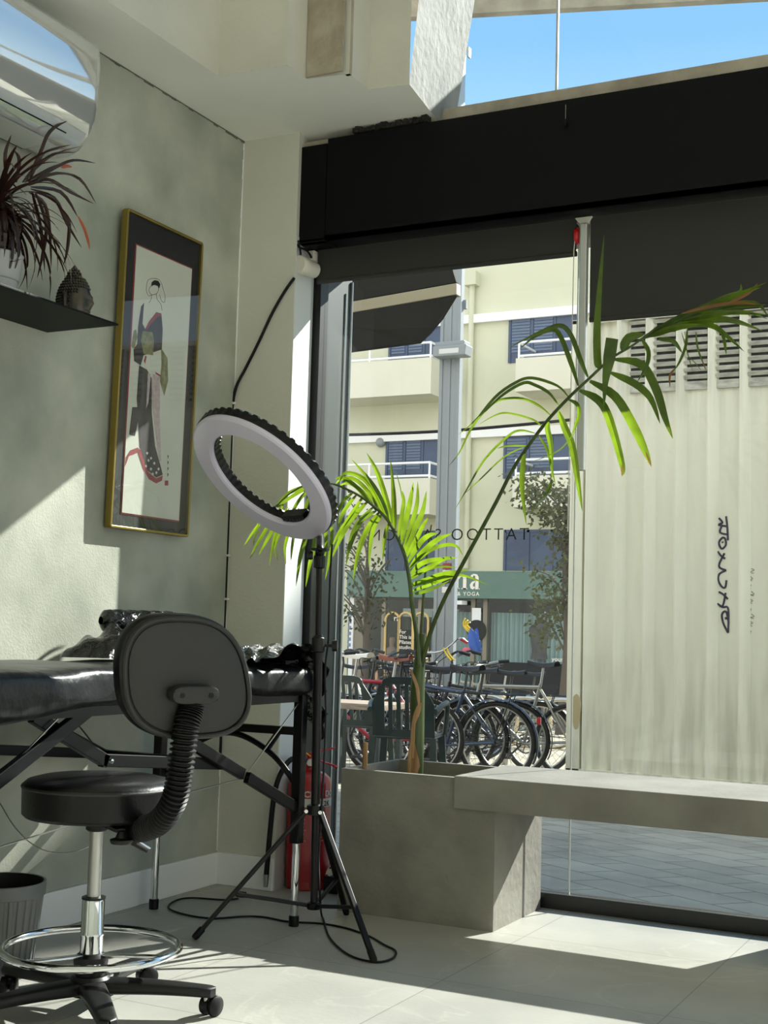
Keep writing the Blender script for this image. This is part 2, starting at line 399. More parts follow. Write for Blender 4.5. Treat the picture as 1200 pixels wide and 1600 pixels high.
# soffit with the stepped edge and the well above it
zig = [(-2.55, -3.4), (-2.55, 3.622), (-2.284, 3.640), (-2.284, 3.765), (-2.128, 3.785), (-2.128, 3.925), (-1.980, 3.946), (-2.052, 4.46)]
sof = MB(); 
sof.poly([(-3.0, -3.4, H1)] + [(x, y, H1) for x, y in zig] + [(-3.0, 4.46, H1)])
struct('ceiling', sof, M['white'])
well = MB()
for (a, b) in zip(zig[:6], zig[1:7]):
    well.poly([(a[0], a[1], H1), (b[0], b[1], H1), (b[0], b[1], H2), (a[0], a[1], H2)])
M['well'] = mat('grey_white_plaster', (204, 202, 190), 0.85, var=0.06, vscale=3, bump=0.1, bscale=30)
struct('wall_well', well, M['well'])
wr = MB()
wr.grid(lambda u, v: (-1.982 + (-0.075) * u + (0.09 + 0.05 * u) * v * 2.2, 3.948 + 0.53 * u, H1 + (H2 - H1) * v), 6, 8)
struct('wall_reveal', wr, M['white_rough'])
struct('trim_2', MB().prism([(-2.145, 3.784, H1), (-2.126, 3.786, H1), (-2.126, 3.80, H1), (-2.145, 3.80, H1)], (0, 0, 1.2)), M['plaster_brown'])
struct('trim_3', MB().box((-2.282, 3.757, H1 + 0.002), (-2.14, 3.764, H1 + 1.2)), M['plaster_brown'])
struct('ceiling_upper', MB().box((-3.0, -3.6, H2), (5.8, 4.8, H2 + 0.15)), M['white'])
# baseboards
struct('baseboard_left', MB().box((XW, -3.4, 0), (XW + 0.014, 4.177, 0.115), 0.003), M['skirt'])
struct('baseboard_front', MB().box((XW + 0.014, 4.163, 0), (-2.553, 4.177, 0.115), 0.003), M['skirt'])
# lintel and outer wall above the shop window
struct('wall_lintel', MB().box((-2.60, 4.235, 2.41), (5.6, 4.55, 2.80)).box((-3.0, 4.55, 2.44), (5.8, 4.80, 2.84)), M['plaster_brown'])
struct('trim_4', MB().box((-2.06, 4.33, 2.80), (5.6, 4.47, 2.885), 0.004), mat('sill_beam_concrete', (190, 182, 168), 0.85, c2=(150, 142, 130), vscale=7, bump=0.15, bscale=40))
rg = MB()
for k in range(26):
    x = -2.345 + k * 0.0118; h = 0.012 + random.random() * 0.016
    rg.box((x, 4.205 + random.random() * 0.01, 2.795), (x + 0.014, 4.245, 2.797 + h), 0.002)
struct('trim_5', rg, M['dark_mortar'])
# black fascia: main panel and short end panel
xf0 = aty(510, 300, 4.20).x
struct('trim_6', MB().box((xf0, 4.20, 2.402), (5.6, 4.235, 2.785)).box((xf0, 4.20, 2.402), (5.6, 4.33, 2.412)), M['black_metal'])
struct('trim_7', MB().box((-2.574, 4.205, 2.395), (xf0 - 0.006, 4.24, 2.772), 0.004).box((-2.574, 4.205, 2.395), (xf0 - 0.006, 4.36, 2.405)), M['black_metal'])
# outer jamb seen through the glass
struct('wall_jamb', MB().box((-3.0, 4.53, -0.1), (-2.652, 4.80, 2.44)), M['ext_metal'])
struct('trim_8', MB().tube([(-2.648, 4.793, 0.0), (-2.648, 4.793, 2.40)], 0.006, 8).tube([(-2.650, 4.745, 0.0), (-2.650, 4.745, 2.34)], 0.004, 8), M['alu'])
# windows (frame + panes)
GY = 4.50
w1 = MB().box((-2.652, 4.468, 0.0), (-2.610, 4.532, 2.41), 0.002)
w1.box((-2.610, 4.47, 0.0), (5.6, 4.53, 0.052), 0.002)
win1 = struct('window_1', w1, M['black_frame'])
XJ = -1.552
part_struct('pane', MB().box((-2.610, GY, 0.052), (XJ - 0.002, GY + 0.008, 2.44)), M['glass'], win1)
part_struct('pane_joint', MB().box((XJ - 0.002, GY - 0.001, 0.052), (XJ + 0.002, GY + 0.009, 2.44)), M['alu'], win1)
win2 = struct('window_2', MB().box((-0.25, GY - 0.001, 0.052), (-0.246, GY + 0.009, 2.44)), M['alu'])
part_struct('pane', MB().box((XJ + 0.002, GY, 0.052), (-0.25, GY + 0.008, 2.44)), M['glass_dusty'], win2)
part_struct('pane', MB().box((-0.246, GY, 0.052), (5.6, GY + 0.008, 2.44)), M['glass'], win2)
xj3 = aty(870, 100, 4.47).x
win3 = struct('window_3', MB().box((xj3 - 0.004, 4.466, 2.885), (xj3 + 0.004, 4.478, H2), 0.001), M['alu'])
part_struct('pane', MB().box((-2.08, 4.468, 2.86), (xj3 - 0.004, 4.476, H2)), M['glass_sky'], win3)
part_struct('pane', MB().box((xj3 + 0.004, 4.468, 2.86), (5.6, 4.476, H2)), M['glass_sky'], win3)
part_struct('side_frame', MB().box((-2.085, 4.48, 2.86), (-2.045, 4.56, 3.35)), M['alu'], win3)
hk = aty(733, 80, 4.52)
part_struct('catch', MB().box((hk.x - 0.02, 4.50, hk.z), (hk.x + 0.008, 4.52, hk.z + 0.008)).box((hk.x, 4.50, hk.z - 0.03), (hk.x + 0.008, 4.52, hk.z)), M['alu'], win3)
# canopy edge beam outside above the upper window
M['sill'] = mat('weathered_sill_concrete', (196, 188, 174), 0.85, c2=(158, 150, 138), vscale=7, bump=0.15, bscale=40)
cL = aty(735, 21, 5.5); cR = atz(1112, 0, cL.z); cD = (cR - cL).normalized()
struct('trim_9', MB().prism([cL - cD * 0.9, cR + cD * 3, cR + cD * 3 + Vector((0, 0, 0.085)), cL - cD * 0.9 + Vector((0, 0, 0.085))], (0.0, 0.05, 0)), M['sill'])

ed = MB(); rnd = random.Random(3)
for k in range(70):
    z = 0.12 + k * 0.0386; w = 0.003 + 0.004 * rnd.random()
    ed.box((XW - 0.001, 4.177 - w, z), (XW + 0.0015, 4.1775, z + 0.039))
struct('trim_10', ed, M['skirt'])
ed = MB()
for k in range(120):
    y = 1.0 + k * 0.0265; w = 0.003 + 0.007 * rnd.random() ** 2
    ed.box((XW - 0.001, y, H1 - w), (XW + 0.002, y + 0.0268, H1 + 0.0005))
struct('trim_11', ed, mat('dark_chipped_plaster', (96, 98, 88), 0.9))
# street: pavement sloping away from the shop
def gz(y):
    return -0.05 - 0.044 * (y - 4.8) if y < 12.5 else -0.389 - 0.030 * (y - 12.5)
M['pavers'] = mat('dark_street_pavers', (178, 172, 160), 0.9, c2=(152, 147, 136), vscale=3, bump=0.06, bscale=60)
def pavers(mt):
    n, l = mt.node_tree.nodes, mt.node_tree.links
    b = n['Principled BSDF']; src = b.inputs['Base Color'].links[0].from_socket
    tc = n.new('ShaderNodeTexCoord'); br = n.new('ShaderNodeTexBrick'); mp = n.new('ShaderNodeMapping')
    mp.inputs['Rotation'].default_value = (0, 0, 0.6); l.new(tc.outputs['Object'], mp.inputs[0]); l.new(mp.outputs[0], br.inputs['Vector'])
    br.inputs['Scale'].default_value = 1.0; br.inputs['Brick Width'].default_value = 0.42; br.inputs['Row Height'].default_value = 0.22; br.inputs['Mortar Size'].default_value = 0.006
    br.inputs['Color1'].default_value = (1, 1, 1, 1); br.inputs['Color2'].default_value = (0.85, 0.85, 0.86, 1); br.inputs['Mortar'].default_value = (0.4, 0.4, 0.4, 1)
    x1 = n.new('ShaderNodeMix'); x1.data_type = 'RGBA'; x1.blend_type = 'MULTIPLY'; x1.inputs[0].default_value = 1.0
    l.new(src, x1.inputs[6]); l.new(br.outputs['Color'], x1.inputs[7]); l.new(x1.outputs[2], b.inputs['Base Color'])
pavers(M['pavers'])
M['pavers_far'] = mat('yellowish_street_paving', (176, 168, 146), 0.85, c2=(152, 144, 124), vscale=2)
pavers(M['pavers_far'])
struct('floor_pavement', MB().poly([(-12, 4.62, -0.045), (8, 4.62, -0.045), (8, 9.6, gz(9.6)), (-12, 9.6, gz(9.6))]), M['pavers'])
struct('floor_street', MB().poly([(-40, 9.6, gz(9.6)), (30, 9.6, gz(9.6)), (30, 12.5, gz(12.5)), (-40, 12.5, gz(12.5))]).poly([(-40, 12.5, gz(12.5)), (30, 12.5, gz(12.5)), (30, 45, gz(45)), (-40, 45, gz(45))]), M['pavers_far'])
# unseen tall block, added and narrowed so its top shades the low left corner
struct('wall_shade_block', MB().box((5.2, 28.0, -1.2), (7.08, 36.0, 17.18)), mat('shade_block_render', (206, 200, 184), 0.85))
# the shop's own outer wall to the left, keeps light out of the side
struct('wall_outer', MB().box((-9.0, 4.56, -0.3), (-3.0, 4.80, 5.0)), M['concrete'])
# ------------------------------------------------------------------ planter and bench
PL = MB(); px0, px1, py0, py1, ph, th = -2.205, -1.637, 4.02, 4.45, 0.475, 0.022
bx0 = aty(710, 1240, 4.015).x; cut = bx0 - 0.002; zc_ = 0.3762
for ya, yb in ((py0, py0 + th), (py1 - th, py1)):
    PL.prism([(px0, ya, 0), (px1, ya, 0), (px1, ya, zc_), (cut, ya, zc_), (cut, ya, ph), (px0, ya, ph)], (0, yb - ya, 0))
PL.box((px0, py0 + th, 0), (px0 + th, py1 - th, ph)).box((px1 - th, py0 + th, 0), (px1, py1 - th, zc_)).box((px0 + th, py0 + th, 0), (px1 - th, py1 - th, 0.02))
planter = thing('planter_box', (-1.92, 4.235, 0), 'square concrete planter box holding the palm, under the end of the bench', 'planter')
PL.build('box', M['concrete'], planter, False)
sb = MB(); sb.grid(lambda u, v: (px0 + th + u * (cut - px0 - th - 0.002), py0 + th + v * (py1 - py0 - 2 * th), 0.425 + 0.015 * math.sin(u * 17) * math.sin(v * 13)), 14, 12)
sb.build('soil', M['soil'], planter)
bx0 = aty(710, 1240, 4.015).x
bench = thing('window_bench', (-0.6, 4.23, 0.377), 'long grey concrete bench slab under the window, left end resting on the planter', 'bench')
MB().box((bx0, 4.008, 0.377), (0.9, 4.46, 0.482), 0.003).build('slab', M['micro_bench'], bench, False)
MB().box((-0.776, 4.03, 0.0), (-0.30, 4.45, 0.3765), 0.003).build('support', M['micro_bench'], bench, False)
st = MB(); a = aty(571, 1160, 4.14); b = aty(572, 1204, 4.14)
st.tube([(a.x, 4.14, 0.40), (a.x, 4.14, a.z)], 0.0092, 12)
tag(st.build('cardboard_stick', M['sheath']), 'short brown round stick upright in the planter soil, left of the palm', 'stick')

# ------------------------------------------------------------------ palm
PY = 4.24
tb = atz(651, 1200, 0.43); TB = Vector((tb.x, PY, 0.41))
palm = thing('potted_palm', (TB.x, PY, 0.41), 'tall green palm with arching fronds growing from the concrete planter', 'palm')
tr = [aty(652, 1215, PY), aty(652, 1150, PY), aty(652, 1090, PY), aty(655, 1040, PY), aty(660, 990, PY)]
MB().tube(smooth_path(tr, 5), [0.020 + 0.006 * math.sin(i / 20 * PI) - 0.008 * max(0, (i - 10) / 10) for i in range(21)], 14).build('trunk', M['palm_stem'], palm)
sh1 = MB()
sh1.grid(lambda u, v: aty(640 + 6 * u + 14 * v * (1 - 0.2 * u) - 6 * (1 - u) * (1 - v), 1218 - 70 * u * (1 - 0.75 * v), PY - 0.028 + 0.02 * (v - 0.5) ** 2 * 4), 10, 7)
sh1.build('sheath', M['sheath'], palm)
sh2 = MB()
for pts, w in (([(645, 1185), (648, 1130), (655, 1105), (660, 1098)], 0.020), ([(655, 1105), (652, 1075), (645, 1055), (641, 1045)], 0.012), ([(640, 1210), (641, 1175), (646, 1150)], 0.015)):
    sh2.ribbon([aty(x, y, PY - 0.027) for x, y in pts], w, CF, 0.3)
sh2.build('sheath', M['sheath'], palm)
CS = 260 / 1189.0
def c1(x, y): return (380 + x * 260 / 1200, 690 + y * 260 / 1200)
def c2(x, y): return (600 + x / 6, 700 + y / 6)
def c3(x, y): return (700 + x * CS, 480 + y * CS)
def c3b(x, y): return (850 + x * 350 / 1200, 420 + y * 350 / 1200)
def c4(x, y): return (930 + x * 0.225, 420 + y * 0.225)
def leaf(mb, pts, wpx, y0, dy=0.0, tf=None):
    """traced blade: base lies at depth y0, tip dy further"""
    P = [(tf(*p) if tf else p) for p in pts]; n = len(P)
    Q = [aty(P[i][0], P[i][1], y0 + dy * (i / (n - 1)) ** 1.3) for i in range(n)]
    dist = (Q[0] - CAM).dot(CF)
    mb.ribbon(Q, wpx * dist / F_PX, CF + Vector((0, 0, 0.001)), 0.22 + 0.2 * random.random())
# left frond: rachis runs up from the trunk, bends left behind the ring lamp
YA = 4.20
ra = [(655, 1040), (650, 985), (644, 945), (640, 908), (632, 867), (617, 832), (600, 806), (571, 781), (545, 766), (515, 755), (480, 757), (447, 776), (420, 806)]
def yA(px): return YA - 0.08 * max(0, (640 - px)) / 100 - (0.10 if px < 500 else 0)
pr = smooth_path([aty(x, y, yA(x)) for x, y in ra], 5)
fa = MB(); fa.tube(pr, [0.009 - 0.0070 * i / (len(pr) - 1) for i in range(len(pr))], 8)
frA = fa.build('frond_stalk', M['palm_stem'], palm)
lf = MB()
for pts, w in [([(1070, 590), (1040, 450), (970, 230), (890, 80)], 34), ([(1050, 575), (1000, 430), (920, 290), (780, 125)], 30),
               ([(1030, 560), (960, 400), (870, 270), (740, 225), (690, 300)], 30), ([(1000, 530), (900, 360), (800, 270), (710, 270), (660, 310)], 26),
               ([(960, 500), (860, 360), (760, 300), (690, 320)], 24), ([(920, 450), (820, 330), (720, 260), (660, 270)], 26),
               ([(900, 430), (780, 560), (700, 700), (630, 860)], 30), ([(860, 400), (760, 560), (690, 660), (640, 760)], 28),
               ([(820, 380), (740, 480), (700, 560), (690, 640)], 24), ([(940, 470), (820, 600), (770, 740), (740, 900)], 28),
               ([(980, 510), (890, 640), (830, 800), (790, 1010)], 34), ([(1000, 520), (950, 600), (920, 720), (905, 910)], 28),
               ([(1050, 590), (1030, 650), (1015, 740), (1005, 860)], 24), ([(960, 500), (860, 560), (800, 680), (745, 860)], 28),
               ([(790, 370), (730, 420), (700, 470), (690, 520)], 22)]:
    P = [c1(*p) for p in pts]; leaf(lf, P, w * 0.25, yA(P[0][0]), random.uniform(-0.10, 0.06))
lf.build('leaflets', M['palm'], frA)
lf2 = MB()
for pts, w in [([(560, 310), (470, 320), (330, 370), (230, 470)], 26), ([(540, 320), (430, 350), (300, 430), (210, 500)], 24), ([(500, 330), (420, 400), (360, 500), (330, 620)], 22),
               ([(520, 330), (470, 420), (440, 520), (430, 640)], 22), ([(550, 330), (520, 420), (490, 520), (470, 640)], 24), ([(300, 420), (180, 520), (80, 640), (0, 760)], 20),
               ([(280, 440), (140, 560), (85, 680), (75, 750)], 14), ([(260, 470), (160, 640), (100, 740), (45, 850)], 22), ([(290, 450), (230, 600), (160, 730), (110, 820)], 22),
               ([(320, 470), (250, 620), (215, 740), (190, 890)], 22), ([(330, 480), (270, 640), (230, 760), (250, 860)], 16), ([(360, 480), (330, 640), (300, 770), (310, 890)], 20),
               ([(400, 480), (370, 640), (350, 780), (345, 860)], 18), ([(470, 500), (450, 680), (410, 840), (380, 1045)], 30), ([(520, 500), (520, 700), (480, 880), (450, 1050)], 28),
               ([(560, 480), (600, 700), (580, 880), (540, 1060)], 24), ([(610, 480), (640, 650), (620, 850), (590, 1000)], 22)]:
    P = [c1(*p) for p in pts]; leaf(lf2, P, w * 0.25, max(3.97, yA(P[0][0])), random.uniform(-0.06, 0.02))
lf2.build('leaflets', M['palm'], frA)
lf3 = MB()
for pts, w in [([(60, 740), (30, 560), (0, 380)], 48), ([(100, 780), (95, 600), (88, 400), (60, 100)], 62), ([(130, 850), (165, 640), (185, 500), (170, 400)], 50), ([(170, 480), (150, 360), (110, 220)], 14),
               ([(160, 900), (200, 700), (245, 500), (275, 320)], 66), ([(180, 960), (250, 740), (310, 520), (315, 310)], 56), ([(195, 1000), (270, 800), (360, 600), (398, 400)], 66),
               ([(205, 1030), (300, 860), (370, 720), (415, 650)], 50), ([(220, 1080), (330, 900), (420, 820), (505, 800)], 62), ([(240, 1120), (360, 980), (500, 860), (640, 800)], 66),
               ([(240, 1130), (400, 980), (560, 910), (680, 920), (740, 1010)], 44), ([(250, 1180), (340, 1090), (450, 1050), (590, 1030)], 58), ([(250, 1200), (420, 1120), (560, 1040), (690, 1030)], 54),
               ([(250, 1230), (360, 1160), (500, 1110), (690, 1120)], 40), ([(255, 1280), (400, 1240), (560, 1180), (800, 1140)], 64), ([(260, 1300), (480, 1230), (720, 1190), (980, 1285)], 36),
               ([(265, 1340), (400, 1290), (540, 1240), (680, 1200)], 44), ([(270, 1370), (360, 1350), (480, 1310), (620, 1240)], 40)]:
    P = [c2(*p) for p in pts]; leaf(lf3, P, w / 7.5, YA, random.uniform(-0.10, 0.10))
lf3.build('leaflets', M['palm'], frA)
# middle frond: young spear
pb_ = smooth_path([aty(x, y, PY) for x, y in [(657, 1040), (658, 990), (662, 930), (667, 870), (674, 820)]], 5)
MB().tube(pb_, [0.0075 - 0.005 * i / (len(pb_) - 1) for i in range(len(pb_))], 8).build('frond_stalk', M['palm_stem'], palm)
# right frond: long arch towards the upper right
YC = 4.24
def yC(px): return 4.24 - 0.54 * min(1.0, max(0, px - 657) / 245.0) - 0.12 * max(0, px - 902) / 290.0
rc = [(657, 1050), (672, 990), (697, 930), (730, 868), (775, 785), (805, 727), (849, 665), (886, 624), (920, 592), (955, 560), (985, 542), (1006, 527), (1030, 508)]
pc = smooth_path([aty(x, y, yC(x)) for x, y in rc], 5)
frC = MB().tube(pc, [0.0085 - 0.0062 * i / (len(pc) - 1) for i in range(len(pc))], 8).build('frond_stalk', M['palm_stem'], palm)
lc = MB()
for pts, w in [([(1000, 500), (950, 380), (880, 200), (800, 130), (650, 180), (425, 295)], 36), ([(930, 560), (880, 400), (800, 200), (740, 160), (620, 210), (510, 300)], 36),
               ([(860, 640), (780, 560), (600, 505), (480, 540), (330, 650), (170, 860), (80, 1040), (0, 1140)], 22), ([(790, 700), (720, 610), (620, 555), (540, 540), (400, 620), (270, 740), (160, 870)], 24),
               ([(730, 770), (660, 710), (560, 660), (440, 650), (320, 690), (150, 850), (60, 920)], 18), ([(670, 850), (600, 800), (420, 755), (320, 780), (220, 840)], 14),
               ([(620, 900), (520, 880), (430, 920), (260, 1090), (130, 1310), (40, 1460)], 17), ([(560, 990), (430, 990), (350, 1010)], 14), ([(540, 1000), (400, 1070), (230, 1230), (110, 1340)], 11),
               ([(720, 820), (712, 870), (730, 950), (740, 1050), (745, 1240)], 40), ([(790, 745), (840, 870), (890, 1000), (930, 1250), (960, 1460)], 52), ([(860, 660), (920, 690), (938, 760), (910, 850), (880, 920)], 30),
               ([(545, 1040), (535, 1150), (530, 1300), (560, 1560)], 38), ([(650, 920), (710, 1020), (740, 1150), (770, 1280)], 20), ([(745, 1230), (700, 1340), (625, 1425)], 26), ([(910, 890), (820, 1000), (720, 1060), (610, 1100)], 9)]:
    P = [c3(*p) for p in pts]; leaf(lc, P, w * CS, yC(P[0][0]), random.uniform(-0.10, 0.05))
lc.build('leaflets', M['palm'], frC); lc = MB()
for pts, w in [([(300, 530), (287, 480), (288, 250), (322, -180)], 42), ([(190, 650), (290, 700), (350, 800), (420, 1050), (418, 1110)], 44), ([(245, 600), (380, 680), (480, 840), (545, 980), (575, 1060)], 48),
               ([(355, 555), (480, 610), (570, 690), (622, 830)], 40), ([(380, 485), (520, 510), (600, 640), (650, 800), (690, 910)], 46), ([(520, 370), (560, 440), (550, 520), (500, 605)], 24), ([(420, 440), (455, 370), (540, 350)], 50)]:
    P = [c3b(*p) for p in pts]; leaf(lc, P, w * 350 / 1200, yC(P[0][0]) - 0.01, random.uniform(-0.12, 0.03))
q = [aty(*c3b(*p), yC(950) - 0.03) for p in [(320, 742), (330, 600), (350, 480), (366, 372)]]
lc.ribbon([q[3], q[2], q[1], q[0]], 0.036, CF, 0.15, True)
lc.build('leaflets', M['palm'], frC)
lt = MB()
for k, (pts, w) in enumerate([([(340, 470), (550, 370), (800, 280), (1100, 235), (1200, 330)], 44), ([(340, 470), (600, 330), (850, 230), (1010, 170), (1190, 95)], 40), ([(340, 480), (620, 385), (860, 350), (1000, 370), (1160, 430)], 46),
               ([(340, 480), (600, 400), (800, 390), (920, 470), (1035, 575)], 40), ([(600, 360), (800, 320), (950, 300), (1200, 320)], 40), ([(380, 470), (480, 430), (600, 400), (740, 385)], 44), ([(480, 390), (700, 290), (900, 200), (1005, 160), (1012, 105)], 36),
               ([(560, 340), (760, 270), (960, 190), (1150, 130)], 34), ([(430, 420), (640, 330), (830, 270), (1040, 260), (1190, 250)], 36), ([(880, 430), (900, 510), (910, 595)], 26), ([(440, 490), (540, 500), (605, 585)], 34),
               ([(640, 420), (630, 530), (590, 640), (545, 710)], 20), ([(700, 440), (715, 560), (770, 700)], 14), ([(600, 440), (640, 580), (680, 720)], 8), ([(700, 300), (900, 300), (1060, 300), (1200, 350)], 30), ([(650, 610), (700, 660), (740, 710)], 6)]):
    P = [c4(*p) for p in pts]; leaf(lt, P, w * 0.225, yC(P[0][0]), random.uniform(-0.22, 0.05))
lt.build('leaflets', M['palm'], frC)
for pts, w in [([(600, 310), (850, 250), (1010, 235), (1130, 250)], 26), ([(560, 690), (520, 740), (520, 825)], 16), ([(900, 250), (1060, 170), (1130, 100)], 24), ([(745, 640), (770, 705)], 10)]:
    ld = MB(); P = [c4(*p) for p in pts]; leaf(ld, P, w * 0.225, yC(P[0][0]) - 0.05, -0.05); ld.build('dry_leaflet', M['palm_dry'], frC)
for pts in ([(650, 800), (690, 910)], [(418, 1050), (418, 1115)], [(545, 980), (577, 1065)]):
    ld = MB(); P = [c3b(*p) for p in pts]; leaf(ld, P, 3.0, yC(P[0][0]) - 0.02, 0); ld.build('dry_leaflet', M['palm_dry'], frC)

# ------------------------------------------------------------------ roller blinds
BY = 4.34
def blind(name, x0, x1, zb, label, cap_right):
    t = thing(name, ((x0 + x1) / 2, BY, zb), label, 'blind', 'charcoal roller blinds at the shop window')
    fb = MB()
    fb.grid(lambda u, v: (x0 + (x1 - x0) * u, BY - 0.03 + 0.03 * math.cos(min(1.0, v * (2.40 - zb) / 0.09) * PI / 2) * 0 + (0.0 if v < 0.999 else 0.0), zb + (2.395 - zb) * v), 12, 8)
    fb.box((x0, BY - 0.028, zb + 0.02), (x1, BY - 0.026, 2.39))
    fb.build('fabric', M['blind'], t)
    MB().tube([(x0, BY - 0.024, zb + 0.006), (x1, BY - 0.024, zb + 0.006)], 0.010, 12).build('bottom_bar', M['blind'], t)
    MB().tube([(x0 + 0.01, BY + 0.012, 2.355), (x1 - 0.01, BY + 0.012, 2.355)], 0.034, 20).build('roller_tube', M['blind'], t)
    return t
xb0, xb1 = aty(497, 400, BY - 0.03).x, aty(900, 400, BY - 0.03).x
zb1 = aty(700, 420, BY - 0.03).z
bl1 = blind('roller_blind', xb0, xb1, zb1, 'charcoal roller blind rolled almost fully up over the left window pane', False)
mc = aty(462, 414, 4.20)
mo = MB().lathe([(0.0, 0), (0.034, 0.0), (0.036, 0.003), (0.036, 0.030), (0.030, 0.034), (0.030, 0.10)], (mc.x + 0.012, 4.195, mc.z), (0.15, 1, 0), 28)
mo.build('end_cap', M['plastic_white'], bl1)
MB().box((xb0 - 0.05, 4.29, 2.352), (xb0 - 0.006, 4.33, 2.392), 0.003).build('bracket', M['plastic_white'], bl1)
xr0 = aty(922, 420, BY - 0.03).x
zb2 = aty(1000, 495, BY - 0.03).z
bl2 = blind('roller_blind', xr0, 0.9, zb2, 'charcoal roller blind drawn a third of the way down over the right window pane', True)
bk = aty(912, 347, 4.30)
MB().prism([(bk.x - 0.034, 4.30, 2.397), (bk.x + 0.030, 4.30, 2.397), (bk.x + 0.014, 4.30, 2.372), (bk.x + 0.012, 4.30, 2.31), (bk.x - 0.010, 4.30, 2.31), (bk.x - 0.014, 4.30, 2.372)], (0, 0.03, 0), 0.003).build('bracket', M['plastic_white'], bl2)
MB().lathe([(0.0, 0), (0.027, 0), (0.031, 0.006), (0.031, 0.012), (0.027, 0.018), (0, 0.018)], (bk.x - 0.038, 4.315, 2.335), (1, 0.25, 0), 24).build('chain_wheel', M['red_plastic'], bl2)
cd = aty(904, 455, 4.29)
MB().tube([(bk.x - 0.030, 4.30, 2.33), (bk.x - 0.034, 4.30, cd.z + 0.15), (bk.x - 0.04, 4.30, 1.30)], 0.0018, 6).tube([(bk.x - 0.022, 4.318, 2.33), (bk.x - 0.03, 4.31, 1.30)], 0.0012, 6).build('cord', M['plastic_white'], bl2)
tA, tB_ = aty(917, 372, 4.285), aty(904, 735, 4.285)
MB().box((tB_.x - 0.008, 4.282, tB_.z), (tB_.x + 0.018, 4.308, 2.37), 0.004).build('cord_guide', M['alu'], bl2, False)
# small pull string on the fascia
ps = aty(883, 188, 4.19)
pcd = thing('pull_string', (ps.x, 4.195, ps.z), 'tiny string with a dark plumb hanging on the black fascia', 'string')
MB().tube([(ps.x, 4.194, aty(884, 163, 4.19).z), (ps.x, 4.194, ps.z)], 0.0012, 6).build('string', M['steel'], pcd)
MB().lathe([(0.0, -0.028), (0.007, -0.014), (0.007, -0.006), (0.002, 0.004), (0.0, 0.006)], (ps.x, 4.192, ps.z), (0, 0, 1), 10).build('plumb', M['black_metal'], pcd)

# ------------------------------------------------------------------ cable down the corner pier
cab = [(468, 385), (474, 395)]
cpts = [(460, 434), (445, 455), (425, 490), (404, 535), (384, 575), (369, 605), (363, 640), (361, 700), (358, 780), (355, 860), (352, 940), (350, 985), (347, 1080), (344, 1180)]
cb = MB().tube(smooth_path([aty(x, y, 4.170) for x, y in cpts], 4), 0.0058, 8)
ctop = [aty(460, 374, 4.19), aty(466, 385, 4.19), aty(480, 392, 4.25), aty(488, 405, 4.30)]
cable = thing('wall_cable', tuple(aty(347, 1180, 4.17)), 'thick black cable running down the grey pier from the blind motor', 'cable')
cb.build('cable', M['black_rubber'], cable)
MB().tube(smooth_path(ctop, 4), 0.004, 8).tube(smooth_path([aty(466, 376, 4.19), aty(469, 390, 4.19), aty(470, 398, 4.185)], 4), 0.004, 8).build('cable', M['black_rubber'], cable)
for (x, y) in ((363, 630), (355, 868), (353, 936)):
    p = aty(x, y, 4.166)
    MB().box((p.x - 0.012, 4.158, p.z - 0.004), (p.x + 0.010, 4.1765, p.z + 0.004), 0.002).build('clip', M['plastic_white'], cable)

# ------------------------------------------------------------------ framed print on the left wall
y0p, y1p, z0p, z1p = 3.437, 3.866, 1.262, 2.322
fx = XW + 0.036
pic = thing('framed_print', (XW, (y0p + y1p) / 2, z0p), 'tall narrow gold framed print of a woman in a kimono on the left wall', 'picture')
lean = 0.012
def pp(y, z, d=0.0): return Vector((fx + d + lean * (z - z0p), y, z))
fr = MB()
fw = 0.009
for a, b in (((y0p, z0p), (y1p, z0p)), ((y1p, z0p), (y1p, z1p)), ((y1p, z1p), (y0p, z1p)), ((y0p, z1p), (y0p, z0p))):
    A, B = pp(*a, -0.014), pp(*b, -0.014)
    fr.bar(A, B, fw if abs(a[0] - b[0]) < 0.01 else 0.026, 0.026 if abs(a[0] - b[0]) < 0.01 else fw, (1, 0, 0) if abs(a[0] - b[0]) < 0.01 else (0, 0, 1), 0.002)
fr.build('frame', M['gold'], pic, False)
MB().prism([pp(y0p, z0p, -0.012), pp(y1p, z0p, -0.012), pp(y1p, z1p, -0.012), pp(y0p, z1p, -0.012)], (-0.004, 0, 0)).build('mat_board', M['mat_board'], pic, False)
ip0, ip1, iz0, iz1 = y0p + 0.060, y1p - 0.050, z0p + 0.050, z1p - 0.105
MB().prism([pp(ip0 - 0.005, iz0 - 0.005, -0.0105), pp(ip1 + 0.005, iz0 - 0.005, -0.0105), pp(ip1 + 0.005, iz1 + 0.005, -0.0105), pp(ip0 - 0.005, iz1 + 0.005, -0.0105)], (-0.001, 0, 0)).build('red_border', M['red_line'], pic, False)
sheet = MB().prism([pp(ip0, iz0, -0.0085), pp(ip1, iz0, -0.0085), pp(ip1, iz1, -0.0085), pp(ip0, iz1, -0.0085)], (-0.001, 0, 0)).build('paper', M['paper'], pic, False)
M['ink'] = mat('dark_kimono_ink', (74, 68, 70), 0.8, var=0.35, vscale=30)
M['obi'] = mat('olive_brocade', (150, 146, 104), 0.8, c2=(110, 108, 76), vscale=60)
M['ink_pale'] = mat('pale_pink_silk', (206, 186, 186), 0.8, c2=(176, 160, 160), vscale=60)
M['ink_black'] = mat('black_ink', (30, 28, 28), 0.8)
def fig(pts, d, material, name):
    # pts in the 533x1600 crop of the print; placed by their position on the leaning sheet
    P = []
    for (x, y) in pts:
        w = atx(180 + x * 120 / 533, 420 + y * 360 / 1600, fx + 0.004)
        P.append(pp(w.y, w.z, d))
    MB().prism(P, (0.0004, 0, 0)).build(name, material, sheet, False)
